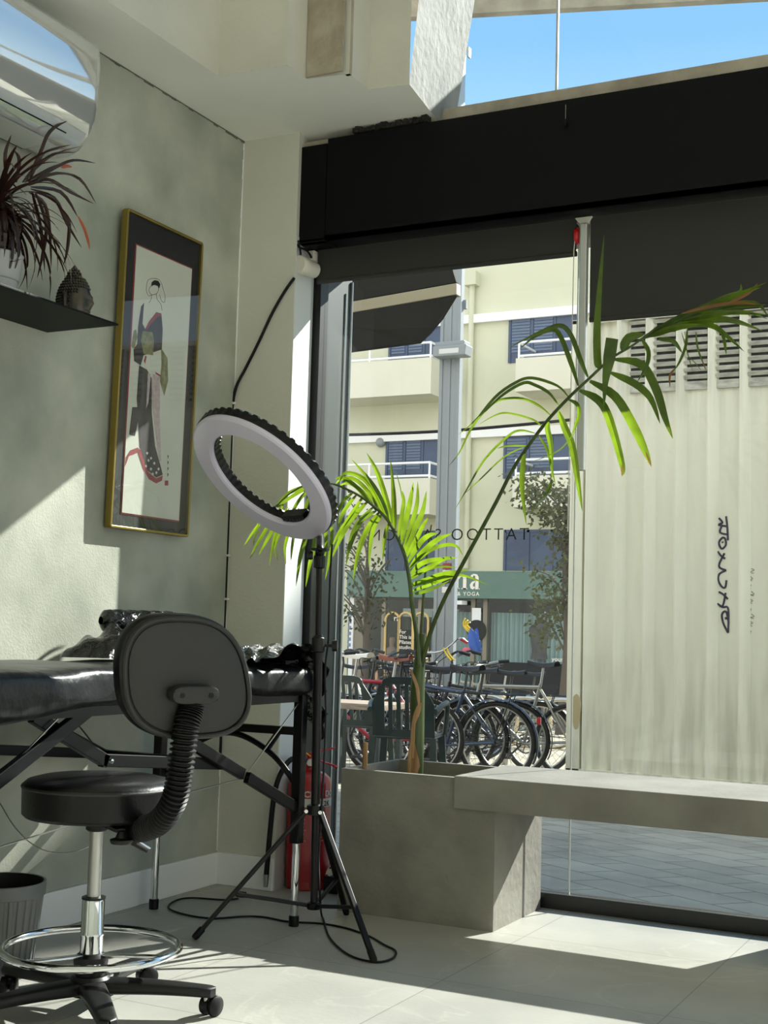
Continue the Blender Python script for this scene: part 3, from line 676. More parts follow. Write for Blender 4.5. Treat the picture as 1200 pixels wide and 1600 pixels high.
fig([(205, 235), (185, 260), (165, 400), (160, 520), (135, 560), (140, 640), (185, 670), (205, 600), (240, 590), (330, 560), (335, 420), (325, 310), (290, 300), (245, 370), (215, 420), (195, 380), (200, 300)], -0.0080, M['ink'], 'kimono')
fig([(175, 670), (160, 900), (165, 960), (130, 960), (110, 1150), (150, 1160), (170, 1060), (185, 1240), (240, 1400), (300, 1450), (345, 1430), (330, 1370), (290, 1230), (265, 1000), (262, 760), (230, 700)], -0.0079, M['ink'], 'skirt')
fig([(190, 1250), (170, 1270), (210, 1390), (250, 1460), (300, 1490), (340, 1470), (345, 1435), (300, 1455), (245, 1410), (215, 1340)], -0.0077, M['red_line'], 'hem')
fig([(90, 1310), (120, 1260), (170, 1240), (190, 1265), (140, 1290), (110, 1300), (85, 1370)], -0.0077, M['red_line'], 'hem')
fig([(195, 430), (185, 500), (205, 590), (270, 600), (275, 500), (265, 440)], -0.0076, M['obi'], 'obi')
fig([(135, 430), (120, 540), (140, 560), (160, 470), (150, 420)], -0.0076, M['obi'], 'obi')
fig([(325, 550), (370, 620), (375, 780), (350, 880), (320, 780), (330, 660)], -0.0076, M['obi'], 'sleeve')
fig([(270, 730), (262, 900), (300, 1180), (320, 1340), (332, 1330), (320, 1000), (318, 740)], -0.0077, M['ink_pale'], 'lining')
fig([(215, 600), (200, 650), (240, 720), (290, 720), (320, 740), (310, 700), (270, 650), (260, 600)], -0.0075, M['paper'], 'hands')
fig([(235, 720), (225, 970), (240, 930), (255, 730)], -0.0074, M['ink_pale'], 'cord')
fig([(290, 300), (240, 365), (215, 415), (222, 425), (255, 380), (300, 330), (325, 330), (322, 312)], -0.0074, M['red_line'], 'collar')
fig([(205, 640), (215, 600), (225, 610), (215, 660)], -0.0073, M['red_line'], 'cuff')
fig([(285, 715), (320, 735), (325, 750), (290, 730)], -0.0073, M['red_line'], 'cuff')
fig([(252, 118), (256, 92), (276, 78), (302, 84), (316, 108), (308, 136), (298, 120), (276, 112)], -0.0078, M['ink_black'], 'hair')
for (x, y) in ((235, 1280), (262, 1315), (245, 1330), (285, 1350), (228, 1370), (262, 1390), (300, 1415), (315, 1390), (275, 1425)):
    fig([(x - 8, y), (x, y - 12), (x + 8, y), (x, y + 12)], -0.0073, M['paper'], 'flower')
fig([(360, 1470), (384, 1470), (384, 1505), (360, 1505)], -0.0079, M['red_line'], 'seal')
for k in range(4): fig([(377, 1290 + k * 42), (386, 1300 + k * 42), (378, 1320 + k * 42)], -0.0079, M['ink'], 'writing')
oln = MB()
for pts in ([(262, 118), (245, 128), (238, 150), (248, 172), (268, 180), (292, 170), (304, 145), (302, 122)], [(224, 100), (232, 78), (262, 66), (300, 72), (322, 96), (336, 140), (350, 190), (346, 232), (326, 222), (312, 180)], [(224, 100), (220, 150), (236, 186), (256, 182)], [(258, 182), (252, 215), (238, 236)], [(290, 174), (296, 212), (322, 246), (330, 290)]):
    P = []
    for (x, y) in pts:
        w = atx(180 + x * 120 / 533, 420 + y * 360 / 1600, fx + 0.004); P.append(pp(w.y, w.z, -0.0082))
    oln.tube(smooth_path(P, 4), 0.0008, 5)
oln.build('face_outline', M['ink'], sheet)
MB().prism([pp(y0p + 0.005, z0p + 0.005, -0.004), pp(y1p - 0.005, z0p + 0.005, -0.004), pp(y1p - 0.005, z1p - 0.005, -0.004), pp(y0p + 0.005, z1p - 0.005, -0.004)], (0.0015, 0, 0)).build('glass', M['pic_glass'], pic, False)

# ------------------------------------------------------------------ shelf with plant and statue
SZ = 1.84
tag(MB().box((XW + 0.0005, 2.2, SZ), (-2.527, 3.125, SZ + 0.006), 0.001).box((XW + 0.0005, 2.2, SZ + 0.006), (XW + 0.004, 3.125, SZ + 0.05), 0.001).build('wall_shelf', M['black_metal'], None, False),
    'thin matt black metal shelf on the left wall below the air conditioner', 'shelf')
pc_ = Vector((-2.66, 2.735, SZ + 0.0065))
pot = thing('potted_dracaena', tuple(pc_), 'dark red dragon plant in a pale grey pot on the black shelf', 'plant')
MB().lathe([(0.0, 0.0), (0.060, 0.0), (0.066, 0.045), (0.068, 0.046), (0.070, 0.05), (0.078, 0.118), (0.080, 0.120), (0.076, 0.121), (0.072, 0.105), (0.0, 0.10)], pc_, (0, 0, 1), 36).build('pot', M['pot'], pot)
MB().lathe([(0.018, 0.09), (0.014, 0.25), (0.012, 0.28), (0, 0.285)], pc_, (0, 0, 1), 10).build('stem', M['drac'], pot)
dl = MB()
cr = pc_ + Vector((0, 0, 0.275))
rng = random.Random(11)
for k in range(170):
    az = rng.uniform(0, 2 * PI); el = rng.uniform(-0.2, 1.35); L = rng.uniform(0.20, 0.33); droop = rng.uniform(0.35, 1.1)
    if k >= 70: el = rng.uniform(-0.9, 0.2); L = rng.uniform(0.16, 0.27); droop = rng.uniform(0.9, 1.7)
    p = cr + Vector((0, 0, rng.uniform(-0.05, 0.01))); pts = [p]; e = el
    for s in range(6):
        e -= droop * 0.32; p = p + Vector((math.cos(az) * math.cos(e), math.sin(az) * math.cos(e), math.sin(e))) * (L / 6)
        p.x = max(p.x, XW + 0.012); p.z = max(p.z, SZ + 0.03); pts.append(p)
    (dl).ribbon(pts, rng.uniform(0.009, 0.014), Vector((math.cos(az) * -math.sin(el), math.sin(az) * -math.sin(el), math.cos(el))), 0.3)
for pts in ([(40, 285), (62, 240), (78, 205), (110, 185), (140, 180)], [(35, 285), (55, 262), (85, 240), (120, 238)], [(45, 285), (90, 270), (125, 280), (150, 318)], [(45, 290), (75, 280), (110, 300), (148, 319)], [(45, 288), (85, 262), (115, 250), (150, 255)],
            [(48, 295), (85, 310), (105, 350), (128, 388)], [(45, 300), (70, 320), (78, 370), (80, 420)], [(100, 330), (108, 350), (105, 390), (99, 415)], [(10, 280), (8, 240), (18, 210)], [(25, 285), (30, 250), (22, 235)], [(48, 292), (95, 300), (122, 340)], [(38, 285), (80, 262), (98, 255)],
            [(55, 300), (72, 350), (66, 400), (58, 435)], [(50, 300), (64, 360), (70, 425)], [(45, 285), (60, 250), (75, 235), (112, 226)]):
    dl.ribbon([atx(x, y, -2.655 + rng.uniform(-0.03, 0.04)) for x, y in pts], 0.011, CF, 0.3)
dl.build('leaves', M['drac'], pot)
for pts, w in (([(122, 338), (132, 358), (138, 378), (140, 390)], 0.009), ([(96, 262), (104, 259), (113, 261)], 0.012)):
    dt = MB(); dt.ribbon([atx(x, y, -2.645) for x, y in pts], w, CF, 0.3); dt.build('dry_leaf_tip', M['drac_tip'], pot)

# statue: head with curls, ears, face
hx = -2.665; hb = atx(112, 486, hx); ht = atx(112, 412, hx)
hd = thing('head_statue', (hx, hb.y, SZ + 0.0065), 'dark bronze head statue with curled hair on the black shelf, right of the potted plant', 'statue')
hz0 = SZ + 0.0065; HS = (ht.z - hz0) / 0.300; HY = hb.y
fd = Vector((0.95, 0.30, 0)).normalized(); sd_ = Vector((0.30, -0.95, 0))   # face looks along the wall, a little into the room
def hp(f, s, z): return Vector((hx, HY, hz0)) + fd * f * HS + sd_ * s * HS + Vector((0, 0, z * HS))
def headr(th, ph):
    # th around (0 = face), ph from chin (0) to crown (1)
    z = 0.235 * ph
    w = 0.072 * math.sin(PI * min(1, (0.16 + 0.84 * ph) * 0.93)) ** 0.55; dpt = w * 1.22
    f = math.cos(th) * dpt; s = math.sin(th) * w
    c = max(0, math.cos(th))
    if ph < 0.22: f += 0.022 * c * (1 - ph / 0.22) * 0.2
    f += 0.020 * max(0, 1 - abs(ph - 0.42) / 0.16) * math.exp(-(th / 0.16) ** 2)              # nose
    f += 0.009 * math.exp(-((ph - 0.56) / 0.05) ** 2) * math.exp(-(th / 0.6) ** 2)                # brow
    f -= 0.007 * math.exp(-((ph - 0.48) / 0.05) ** 2) * math.exp(-((abs(th) - 0.38) / 0.18) ** 2)  # eye sockets
    f += 0.005 * math.exp(-((ph - 0.47) / 0.022) ** 2) * math.exp(-((abs(th) - 0.40) / 0.15) ** 2)  # lids
    f += 0.008 * math.exp(-((ph - 0.235) / 0.022) ** 2) * math.exp(-(th / 0.28) ** 2)             # upper lip
    f += 0.008 * math.exp(-((ph - 0.185) / 0.020) ** 2) * math.exp(-(th / 0.24) ** 2)             # lower lip
    f += 0.008 * math.exp(-((ph - 0.07) / 0.05) ** 2) * math.exp(-(th / 0.35) ** 2)               # chin
    return hp(f + 0.01, s, z)
hm = MB()
hm.grid(lambda u, v: headr(-PI + u * 2 * PI, v), 72, 60, cu=True)
hm.poly([headr(-PI + k / 24 * 2 * PI, 0.0) for k in range(24)])
hm.build('face', M['bronze'], hd)
hr = MB()
for ring in range(11):
    ph = 0.30 + ring * 0.064
    nn = max(6, int(40 * math.sin(PI * min(1, (0.16 + 0.84 * ph) * 0.93)) ** 0.55))
    for k in range(nn):
        th = -PI + (k + 0.5 * (ring % 2)) / nn * 2 * PI
        lim = 0.62 + 0.0 * ring
        if ph < 0.70 and abs(th) < (1.45 if ph < 0.58 else 0.95): continue
        hr.ball(headr(th, ph), 0.0075 * HS, 1)
for ring, (r, z) in enumerate(((0.034, 0.236), (0.030, 0.252), (0.022, 0.266), (0.010, 0.276))):
    for k in range(max(5, 14 - 3 * ring)):
        a = k / max(5, 14 - 3 * ring) * 2 * PI; hr.ball(hp(0.005 + r * math.cos(a), r * math.sin(a), z), 0.008 * HS, 1)
hr.ball(hp(0.005, 0, 0.245), 0.03 * HS, 2); hr.lathe([(0.012 * HS, 0), (0.011 * HS, 0.012 * HS), (0.0, 0.026 * HS)], hp(0.005, 0, 0.274), (0, 0, 1), 10)
hr.build('hair', M['bronze'], hd)
for s in (-1, 1):
    MB().tube(smooth_path([hp(-0.012, s * 0.070, 0.135), hp(-0.004, s * 0.079, 0.128), hp(-0.002, s * 0.080, 0.09), hp(0.002, s * 0.076, 0.03), hp(0.0, s * 0.070, 0.018)], 4), [0.010 * HS] * 17, 8).build('ear', M['bronze'], hd)

# ------------------------------------------------------------------ air conditioner
ac_y1, ac_y0, acx = 3.075, 1.9, -2.60
ac = thing('air_conditioner', (XW, 2.5, 2.36), 'glossy white wall air conditioner high on the left wall under the ceiling', 'air conditioner')
prof = [(XW, 2.385), (-2.76, 2.362), (-2.70, 2.362), (-2.66, 2.378), (-2.622, 2.42), (-2.602, 2.47), (-2.593, 2.54), (-2.590, 2.64), (-2.596, 2.69), (-2.62, 2.716), (-2.68, 2.725), (XW, 2.725)]
def acs(y, ins):
    cx, cz = -2.72, 2.53
    return [(x if x == XW else x + (cx - x) * ins, y, z + (cz - z) * ins) for x, z in prof]
rings = [(ac_y0, 0.0), (ac_y1 - 0.03, 0.0), (ac_y1 - 0.012, 0.02), (ac_y1 - 0.003, 0.07), (ac_y1, 0.13)]
t = MB(); vs = [[t.bm.verts.new(Vector(p)) for p in acs(*r)] for r in rings]
for a, b in zip(vs[:-1], vs[1:]):
    for k in range(len(prof) - 1): t.bm.faces.new((a[k], a[k + 1], b[k + 1], b[k]))
t.bm.faces.new(vs[-1]); t.bm.faces.new(vs[0][::-1])
t.build('shell', M['ac'], ac, True, 50)
# louvre flap along the lower front
MB().tube([(-2.637, ac_y0, 2.402), (-2.637, ac_y1 - 0.10, 2.402)], 0.0022, 6).build('flap_seam', M['black_metal'], ac)
fl = MB(); fl.grid(lambda u, v: (-2.765 + 0.105 * v, ac_y0 + (ac_y1 - 0.14 - ac_y0) * u, 2.358 + 0.010 * v * v), 4, 8); fl.build('flap', M['ac'], ac)
MB().tube([(-2.770, ac_y0, 2.362), (-2.770, ac_y1 - 0.14, 2.362)], 0.004, 6).build('air_slot', M['black_metal'], ac)
# ------------------------------------------------------------------ massage table
TX0, TX1, TY1, TY0, TZ = -2.775, -2.165, 3.76, 1.75, 0.835
tbl = thing('massage_table', (-2.47, 2.8, 0), 'folding massage table wrapped in black plastic film along the left wall', 'massage table')
def ttop(u, v):
    # closed section around the padded top, long axis along y
    y = TY0 + (TY1 - TY0) * u
    a = v * 2 * PI
    ca, sa = math.cos(a), math.sin(a)
    ex = lambda c, p: math.copysign(abs(c) ** p, c)
    hw = (TX1 - TX0) / 2; cx = (TX0 + TX1) / 2
    drop = 0.056 + 0.006 * math.sin(y * 9) + (0.038 * max(0, min(1, (2.9 - y) / 0.5)))
    rnd = min(1.0, (1 - u) / 0.03) ** 0.5 if u > 0.97 else 1.0
    x = cx + ex(ca, 0.30) * (hw * (0.97 + 0.03 * rnd)) + (0.0025 * math.sin(y * 23 + sa * 5) + 0.004 * math.sin(y * 6 + sa * 3)) * ca
    z = TZ - 0.045 + ex(sa, 0.42) * (0.045 if sa > 0 else drop) * (0.75 + 0.25 * rnd)
    z += 0.003 * math.sin(y * 7 + 2) + 0.002 * math.sin(y * 19 + x * 11) - 0.012 * max(0, y - 3.0)
    return (x, y, z)
tb_ = MB(); tb_.grid(ttop, 90, 56, cv=True)
tb_.poly([ttop(1.0, k / 56) for k in range(56)]); tb_.poly([ttop(0.0, k / 56) for k in range(56)][::-1])
tb_.build('wrapped_top', M['film'], tbl, True, 60)
MB().box((TX0 + 0.05, TY0 + 0.02, TZ - 0.125), (TX1 - 0.035, TY1 - 0.02, TZ - 0.09)).build('frame', M['black_satin'], tbl, False)
for (x, y, zb, zt) in ((-2.205, 3.735, 0.26, 0.735), (-2.722, 3.69, 0.28, 0.735), (-2.205, 1.95, 0.26, 0.735), (-2.722, 1.95, 0.28, 0.735)):
    lg = MB().box((x - 0.017, y - 0.017, zb), (x + 0.017, y + 0.017, zt), 0.003).build('leg', M['black_satin'], tbl, False)
    MB().tube([(x, y, 0.022), (x, y, zb + 0.01)], 0.0125, 16).build('leg_extension', M['chrome'], lg)
    MB().lathe([(0.016, 0.0), (0.0165, 0.03), (0.0135, 0.033)], (x, y, 0.0005), (0, 0, 1), 16).build('foot', M['black_rubber'], lg)
cr_ = MB().bar((-2.722, 3.71, 0.615), (-2.205, 3.735, 0.615), 0.022, 0.026)
cr_.build('crossbar', M['black_satin'], tbl, False)
MB().tube(smooth_path([(-2.205, 3.738, 0.40), (-2.215, 3.738, 0.44), (-2.30, 3.735, 0.53), (-2.42, 3.73, 0.588), (-2.52, 3.722, 0.588), (-2.63, 3.715, 0.53), (-2.712, 3.71, 0.44), (-2.722, 3.708, 0.40)], 6), 0.010, 10).build('arch_brace', M['black_satin'], tbl)
MB().bar((-2.325, 3.735, 0.555), (-2.285, 3.735, 0.61), 0.012, 0.018).build('arch_strut', M['black_satin'], tbl, False)
xs = -2.235
for name, a, b in (('diagonal_brace', (xs, 2.10, 0.425), (xs, 2.74, 0.735)), ('diagonal_brace', (xs - 0.02, 2.53, 0.715), (xs - 0.02, 2.82, 0.583)), ('spreader_bar', (xs - 0.02, 2.80, 0.588), (xs - 0.02, 3.37, 0.535)),
                   ('diagonal_brace', (xs, 3.10, 0.64), (xs, 3.45, 0.50)), ('diagonal_brace', (xs + 0.01, 3.46, 0.49), (xs + 0.03, 3.72, 0.375))):
    MB().bar(a, b, 0.02, 0.034, (0, 0, 1), 0.002).build(name, M['black_satin'], tbl, False)
    if name == 'spreader_bar': pass
for a, b in (((-2.70, 2.55, 0.715), (-2.70, 2.82, 0.583)), ((-2.70, 3.10, 0.64), (-2.70, 3.45, 0.50)), ((-2.70, 2.80, 0.588), (-2.70, 3.37, 0.535))):
    MB().bar(a, b, 0.02, 0.030, (0, 0, 1), 0.002).build('rear_brace', M['black_satin'], tbl, False)
MB().bar((-2.70, 3.36, 0.537), (-2.25, 3.36, 0.537), 0.024, 0.024, (0, 0, 1)).build('spreader_bar', M['black_satin'], tbl, False)
wz = [(xs, 3.465, 0.487)]
for a, b in (((-2.205, 3.725, 0.71), (xs, 3.475, 0.50)), ((xs, 3.47, 0.487), (xs - 0.1, 3.05, 0.435)), ((xs - 0.1, 3.05, 0.435), (xs - 0.05, 2.3, 0.39)), ((xs, 2.62, 0.72), (xs, 2.36, 0.545)), ((xs - 0.02, 2.83, 0.58), (xs - 0.25, 2.95, 0.68))):
    MB().tube([a, b], 0.0022, 6).build('steel_cable', M['steel'], tbl)
sl = MB().tube(smooth_path([aty(0, 1255, 2.6), aty(25, 1295, 2.6), aty(60, 1325, 2.62), (aty(100, 1333, 2.65)), aty(140, 1322, 2.7), aty(160, 1305, 2.75)], 5), 0.0016, 6)
sl.build('steel_cable', M['steel'], tbl)
for (y, z) in ((3.465, 0.489), (2.80, 0.588)):
    MB().lathe([(0.0, 0), (0.006, 0), (0.006, 0.008), (0.0, 0.009)], (xs + 0.010, y, z), (1, 0, 0), 12).build('bolt', M['chrome'], tbl)

# things lying on the table
def lump(name, cx, cy, rx, ry, h, seed, label, material, amp=0.25):
    rr = random.Random(seed); ph = [rr.uniform(0, 6) for _ in range(10)]
    zt = TZ + 0.006
    def fn(u, v):
        a = u * 2 * PI; r = v
        k = 1 + 0.12 * math.sin(3 * a + ph[0]) + 0.07 * math.sin(7 * a + ph[1])
        x = cx + rx * r * k * math.cos(a); y = cy + ry * r * k * math.sin(a)
        z = h * max(0, 1 - r ** 2.2) ** 0.8
        z *= 1 + amp * (math.sin(x * 55 + ph[2] + 3 * math.sin(y * 21)) * 0.5 + math.sin(y * 60 + ph[3] + 2 * math.sin(x * 33)) * 0.5)
        return (x, y, zt + max(0, z))
    b = MB(); b.grid(fn, 72, 26, cu=True); return tag(b.build(name, material, None, True, 30, (cx, cy, zt)), *label)
lump('plastic_sheet', -2.60, 3.40, 0.15, 0.27, 0.10, 3, ('crumpled heap of shiny black plastic on the massage table behind the stool backrest', 'plastic sheet'), M['film_crumple'])
bs = Vector((-2.62, 3.42, TZ + 0.118))
bo = MB(); bo.grid(lambda u, v: Vector((0, 0, 0)) + bs + Vector((0.30, 0.95, 0)).normalized() * ((u - 0.5) * 0.30) + (Vector((0.95, -0.30, 0)).normalized() * math.cos(v * 2 * PI) + Vector((0, 0, 1)) * math.sin(v * 2 * PI)) * (0.036 * min(1, (min(u, 1 - u) / 0.08 + 0.35)) * (1 + 0.05 * math.sin(v * 25 + u * 40))), 24, 24, cu=False, cv=True)
tag(bo.build('bolster', M['film_crumple']), 'small rolled black bolster lying on top of the crumpled plastic sheet', 'bolster')
# plastic wrap roll hanging over the table end
wr_ = MB()
def wrapf(u, v):
    s = u
    x = -2.50 + 0.36 * v + 0.01 * math.sin(30 * u)
    if s < 0.6: y = 3.42 + 0.36 * s / 0.6; z = TZ + 0.012 + 0.05 * math.sin(PI * s / 0.6) * (0.4 + 0.6 * v)
    else: y = 3.785 + 0.012 * math.sin(v * 30); z = TZ + 0.010 - 0.22 * (s - 0.6) / 0.4 * (v ** 3) - 0.06 * (s - 0.6) / 0.4
    return (x + 0.012 * math.sin(z * 90 + v * 10), y, z + 0.008 * math.sin(v * 40 + u * 30) * (1 if s < 0.6 else 0.3))
wr_.grid(wrapf, 40, 40)
tag(wr_.build('plastic_wrap', M['film_crumple'], None, True, 25), 'creased black plastic wrap draped over the far end of the massage table', 'plastic wrap')

# ------------------------------------------------------------------ wheeled stool
S0 = atz(138, 1586, 0.0)
stool = thing('wheeled_stool', tuple(S0), 'black vinyl stool on casters with chrome foot ring and an oval backrest', 'stool')
RR = Vector((0.889, 0.457, 0)); TC = Vector((0.457, -0.889, 0))       # to the right / towards the room side
DD = (RR * 0.56 + TC * 0.83).normalized(); DS = Vector((-DD.y, DD.x, 0))
sz0 = aty(150, 1290, S0.y).z + 0.018
MB().lathe([(0.0, sz0), (0.13, sz0), (0.174, sz0 + 0.006), (0.182, sz0 + 0.014), (0.184, sz0 + 0.075), (0.1845, sz0 + 0.080), (0.181, sz0 + 0.086), (0.172, sz0 + 0.094), (0.145, sz0 + 0.101), (0.08, sz0 + 0.104), (0.0, sz0 + 0.104)], S0, (0, 0, 1), 64).build('seat', M['vinyl'], stool)
MB().lathe([(0.1845, sz0 + 0.075), (0.1865, sz0 + 0.079), (0.1845, sz0 + 0.083), (0.182, sz0 + 0.083)], S0, (0, 0, 1), 64, False).build('seat_seam', M['vinyl_grey'], stool)
MB().lathe([(0.017, 0.20), (0.017, sz0)], S0, (0, 0, 1), 24).build('gas_lift', M['steel'], stool)
MB().lathe([(0.022, sz0 - 0.03), (0.027, sz0 - 0.026), (0.027, sz0), (0.05, sz0 + 0.0005)], S0, (0, 0, 1), 24).build('lift_collar', M['nylon'], stool)
MB().lathe([(0.027, 0.13), (0.0275, 0.135), (0.0275, 0.188), (0.0295, 0.191), (0.0295, 0.195), (0.0275, 0.198), (0.0275, 0.272), (0.026, 0.276)], S0, (0, 0, 1), 32).build('chrome_sleeve', M['chrome'], stool)
MB().lathe([(0.026, 0.2755), (0.029, 0.276), (0.029, 0.281), (0.018, 0.2825)], S0, (0, 0, 1), 32).build('sleeve_cap', M['nylon'], stool)
zr = 0.160
rgc = [S0 + Vector((0.2115 * math.cos(2 * PI * k / 64), 0.2115 * math.sin(2 * PI * k / 64), zr)) for k in range(64)]
fr_ = MB().tube(rgc, 0.0095, 14, closed=True).build('foot_ring', M['chrome'], stool)
for k in range(3):
    a = math.radians(14 + 120 * k); e = Vector((math.cos(a), math.sin(a), 0))
    MB().bar(S0 + e * 0.03 + Vector((0, 0, 0.144)), S0 + e * 0.206 + Vector((0, 0, zr - 0.006)), 0.022, 0.006, (0, 0, 1), 0.001).build('spoke', M['chrome'], fr_)
MB().lathe([(0.036, 0.096), (0.042, 0.128), (0.040, 0.140), (0.030, 0.148)], S0, (0, 0, 1), 32).build('ring_hub', M['nylon'], stool)
MB().lathe([(0.030, 0.045), (0.046, 0.05), (0.048, 0.088), (0.042, 0.0955), (0.0, 0.0955)], S0, (0, 0, 1), 32).build('base_hub', M['nylon'], stool)
c1p = atz(318, 1590, 0.0); a0 = math.atan2(c1p.y - S0.y, c1p.x - S0.x) + 0.02
for k in range(5):
    a = a0 + k * 2 * PI / 5; e = Vector((math.cos(a), math.sin(a), 0)); s = Vector((-e.y, e.x, 0))
    LR = 0.305
    lg = MB()
    def legf(u, v, e=e, s=s):
        r = 0.03 + (LR - 0.03) * u; w = 0.034 - 0.012 * u; zt = 0.088 - 0.016 * u * u; hh = 0.036 - 0.010 * u
        if u > 0.93: w *= math.sqrt(max(0.02, 1 - ((u - 0.93) / 0.07) ** 2)); 
        an = v * 2 * PI; ca, sa = math.cos(an), math.sin(an)
        return S0 + e * r + s * (math.copysign(abs(ca) ** 0.6, ca) * w) + Vector((0, 0, zt - hh / 2 + math.copysign(abs(sa) ** 0.6, sa) * hh / 2))
    lg.grid(legf, 26, 20, cv=True)
    lo = lg.build('base_leg', M['nylon'], stool)
    P = S0 + e * (LR - 0.022)
    q = a + (0.9, -0.7, 2.3, 1.2, -1.9)[k]; f = Vector((math.cos(q), math.sin(q), 0)); g = Vector((-f.y, f.x, 0))
    wc = P + f * 0.018 + Vector((0, 0, 0.0245))
    MB().tube([P + Vector((0, 0, 0.038)), P + Vector((0, 0, 0.066))], 0.006, 10).build('caster_stem', M['steel'], lo)
    cs = MB()
    for sgn in (-1, 1):
        cs.lathe([(0.0, -0.008), (0.010, -0.009), (0.022, -0.008), (0.0245, -0.005), (0.0245, 0.005), (0.020, 0.0085), (0.0, 0.010)], wc + g * sgn * 0.0135, g * sgn, 28)
    cs.build('caster_wheel', M['black_rubber'], lo)
    hd_ = MB(); hd_.grid(lambda u, v: wc + f * (-0.0275 * math.cos(-0.5 + u * 2.6)) + Vector((0, 0, 0.0275 * math.sin(-0.5 + u * 2.6))) + g * (-0.010 + 0.020 * v), 12, 4)
    hd_.box((-0.004, -0.004, 0), (0.004, 0.004, 0.004), 0, Matrix.Translation(wc)); hd_.build('caster_hood', M['nylon'], lo)
# backrest: rounded slab, its plane normal to DD
BC = S0 + DD * 0.315; 
bz = atf(283, 1060, (BC - CAM).dot(CF)).z
# place the backrest so that it sits where the arm carries it
BC = Vector((BC.x, BC.y, 0)); tgt = atf(285, 1060, (BC - CAM).dot(CF)); BC = BC + RR * ((tgt - BC).dot(RR)); BC.z = tgt.z
tilt = 0.10
UP = (Vector((0, 0, 1)) * math.cos(tilt) - DD * -math.sin(tilt)).normalized(); NB = DS.cross(UP).normalized()
if NB.dot(DD) < 0: NB = -NB
SHR = 0.22
def outline(a, k=1.0):
    ca, sa = math.cos(a), math.sin(a)
    w = 0.164 * k; h = 0.144 * k
    x = math.copysign(abs(ca) ** 0.72, ca) * w; z = math.copysign(abs(sa) ** 0.78, sa) * h
    x *= 1.0 - 0.08 * (z / h)
    x -= SHR * z
    return x, z
def bpt(a, k, d):
    x, z = outline(a, k)
    curve = 0.35 * x * x
    return BC + DS * x + UP * z + NB * (d - curve * 1.2)
def slab(name, rows, material, parent):
    b = MB(); n = 64
    vs = [[b.bm.verts.new(bpt(2 * PI * i / n, k, d)) for i in range(n)] for k, d in rows]
    for A, B in zip(vs[:-1], vs[1:]):
        for i in range(n): b.bm.faces.new((A[i], A[(i + 1) % n], B[(i + 1) % n], B[i]))
    b.bm.faces.new(vs[0]); b.bm.faces.new(vs[-1][::-1]); return b.build(name, material, parent)
br_ = slab('backrest', [(0.3, -0.064), (0.7, -0.060), (0.92, -0.048), (1.0, -0.026), (1.0, -0.008), (0.985, 0.004), (0.93, 0.010), (0.89, 0.011)], M['vinyl'], stool)
slab('back_panel', [(0.885, 0.009), (0.875, 0.0135), (0.85, 0.0145), (0.5, 0.0148), (0.2, 0.0148)], M['vinyl_grey'], br_)
pipe = MB().tube([bpt(2 * PI * i / 80, 0.93, 0.013) for i in range(80)], 0.006, 8, closed=True); pipe.build('piping', M['vinyl_grey'], br_)
# bracket with two screws
KB = BC + DS * 0.0 + UP * -0.028
tk = atf(302, 1083, (KB - CAM).dot(CF) - 0.03); KB = KB + DS * ((tk - KB).dot(RR) / DS.dot(RR)) * 0.6
KB = BC + UP * ((tk - BC).z) + DS * 0.004
def kb(x, z, d): return KB + DS * x + UP * z + NB * d
oc = [(0.058 * math.copysign(abs(math.cos(t)) ** 0.5, math.cos(t)), 0.021 * math.copysign(abs(math.sin(t)) ** 0.7, math.sin(t))) for t in [2 * PI * i / 32 for i in range(32)]]
MB().prism([kb(x, z, 0.0148) for x, z in oc], NB * 0.034, 0.005).build('back_bracket', M['vinyl_grey'], stool)
for s in (-1, 1):
    MB().lathe([(0.0, 0), (0.0055, 0), (0.006, 0.0015), (0, 0.0016)], kb(s * 0.036, 0, 0.0490), NB, 14).build('screw', M['black_rubber'], stool)
# ribbed bellows over the support arm
def spx(x, y, f): return atf(x, y, f)
f_top = (kb(0, 0, 0.02) - CAM).dot(CF); f_seat = (S0 + DD * 0.12 + Vector((0, 0, sz0 - 0.02)) - CAM).dot(CF)
arm = [kb(0, -0.008, 0.016), kb(0, -0.035, 0.022), spx(290, 1140, f_top - 0.02), spx(282, 1200, f_top - 0.025), spx(272, 1250, f_top - 0.02), spx(250, 1283, f_top + 0.03), spx(222, 1296, f_seat - 0.02), spx(196, 1300, f_seat)]
ap = smooth_path(arm, 30)
rad = []
for i in range(len(ap)):
    s = i / (len(ap) - 1); base_r = 0.027 if s < 0.85 else 0.027 - 0.008 * (s - 0.85) / 0.15
    rad.append(base_r + (0.0035 if (i % 4) in (0, 1) else -0.0035))
MB().tube(ap, rad, 20).build('bellows', M['black_rubber'], stool, True, 25)
kn = spx(190, 1310, f_seat - 0.03)
MB().lathe([(0.0, 0), (0.024, 0), (0.027, 0.004), (0.027, 0.010), (0.015, 0.014), (0.009, 0.028), (0.0, 0.03)], kn - Vector((0, 0, 0.012)), (0, 0, 1), 20).build('adjusting_knob', M['nylon'], stool)
MB().bar(S0 + Vector((0, 0, sz0 - 0.004)), kn + Vector((0, 0, 0.018)), 0.03, 0.008, (0, 0, 1)).build('arm_plate', M['nylon'], stool, False)
lv0, lv1 = spx(200, 1305, f_seat + 0.02), spx(234, 1326, f_seat + 0.06)
MB().tube([S0 + Vector((0, 0, sz0 - 0.01)), lv0, lv1], 0.003, 8).build('height_lever', M['chrome'], stool)
MB().tube([spx(206, 1316, f_seat + 0.03), spx(230, 1329, f_seat + 0.05)], 0.006, 8).build('lever_grip', M['black_rubber'], stool)

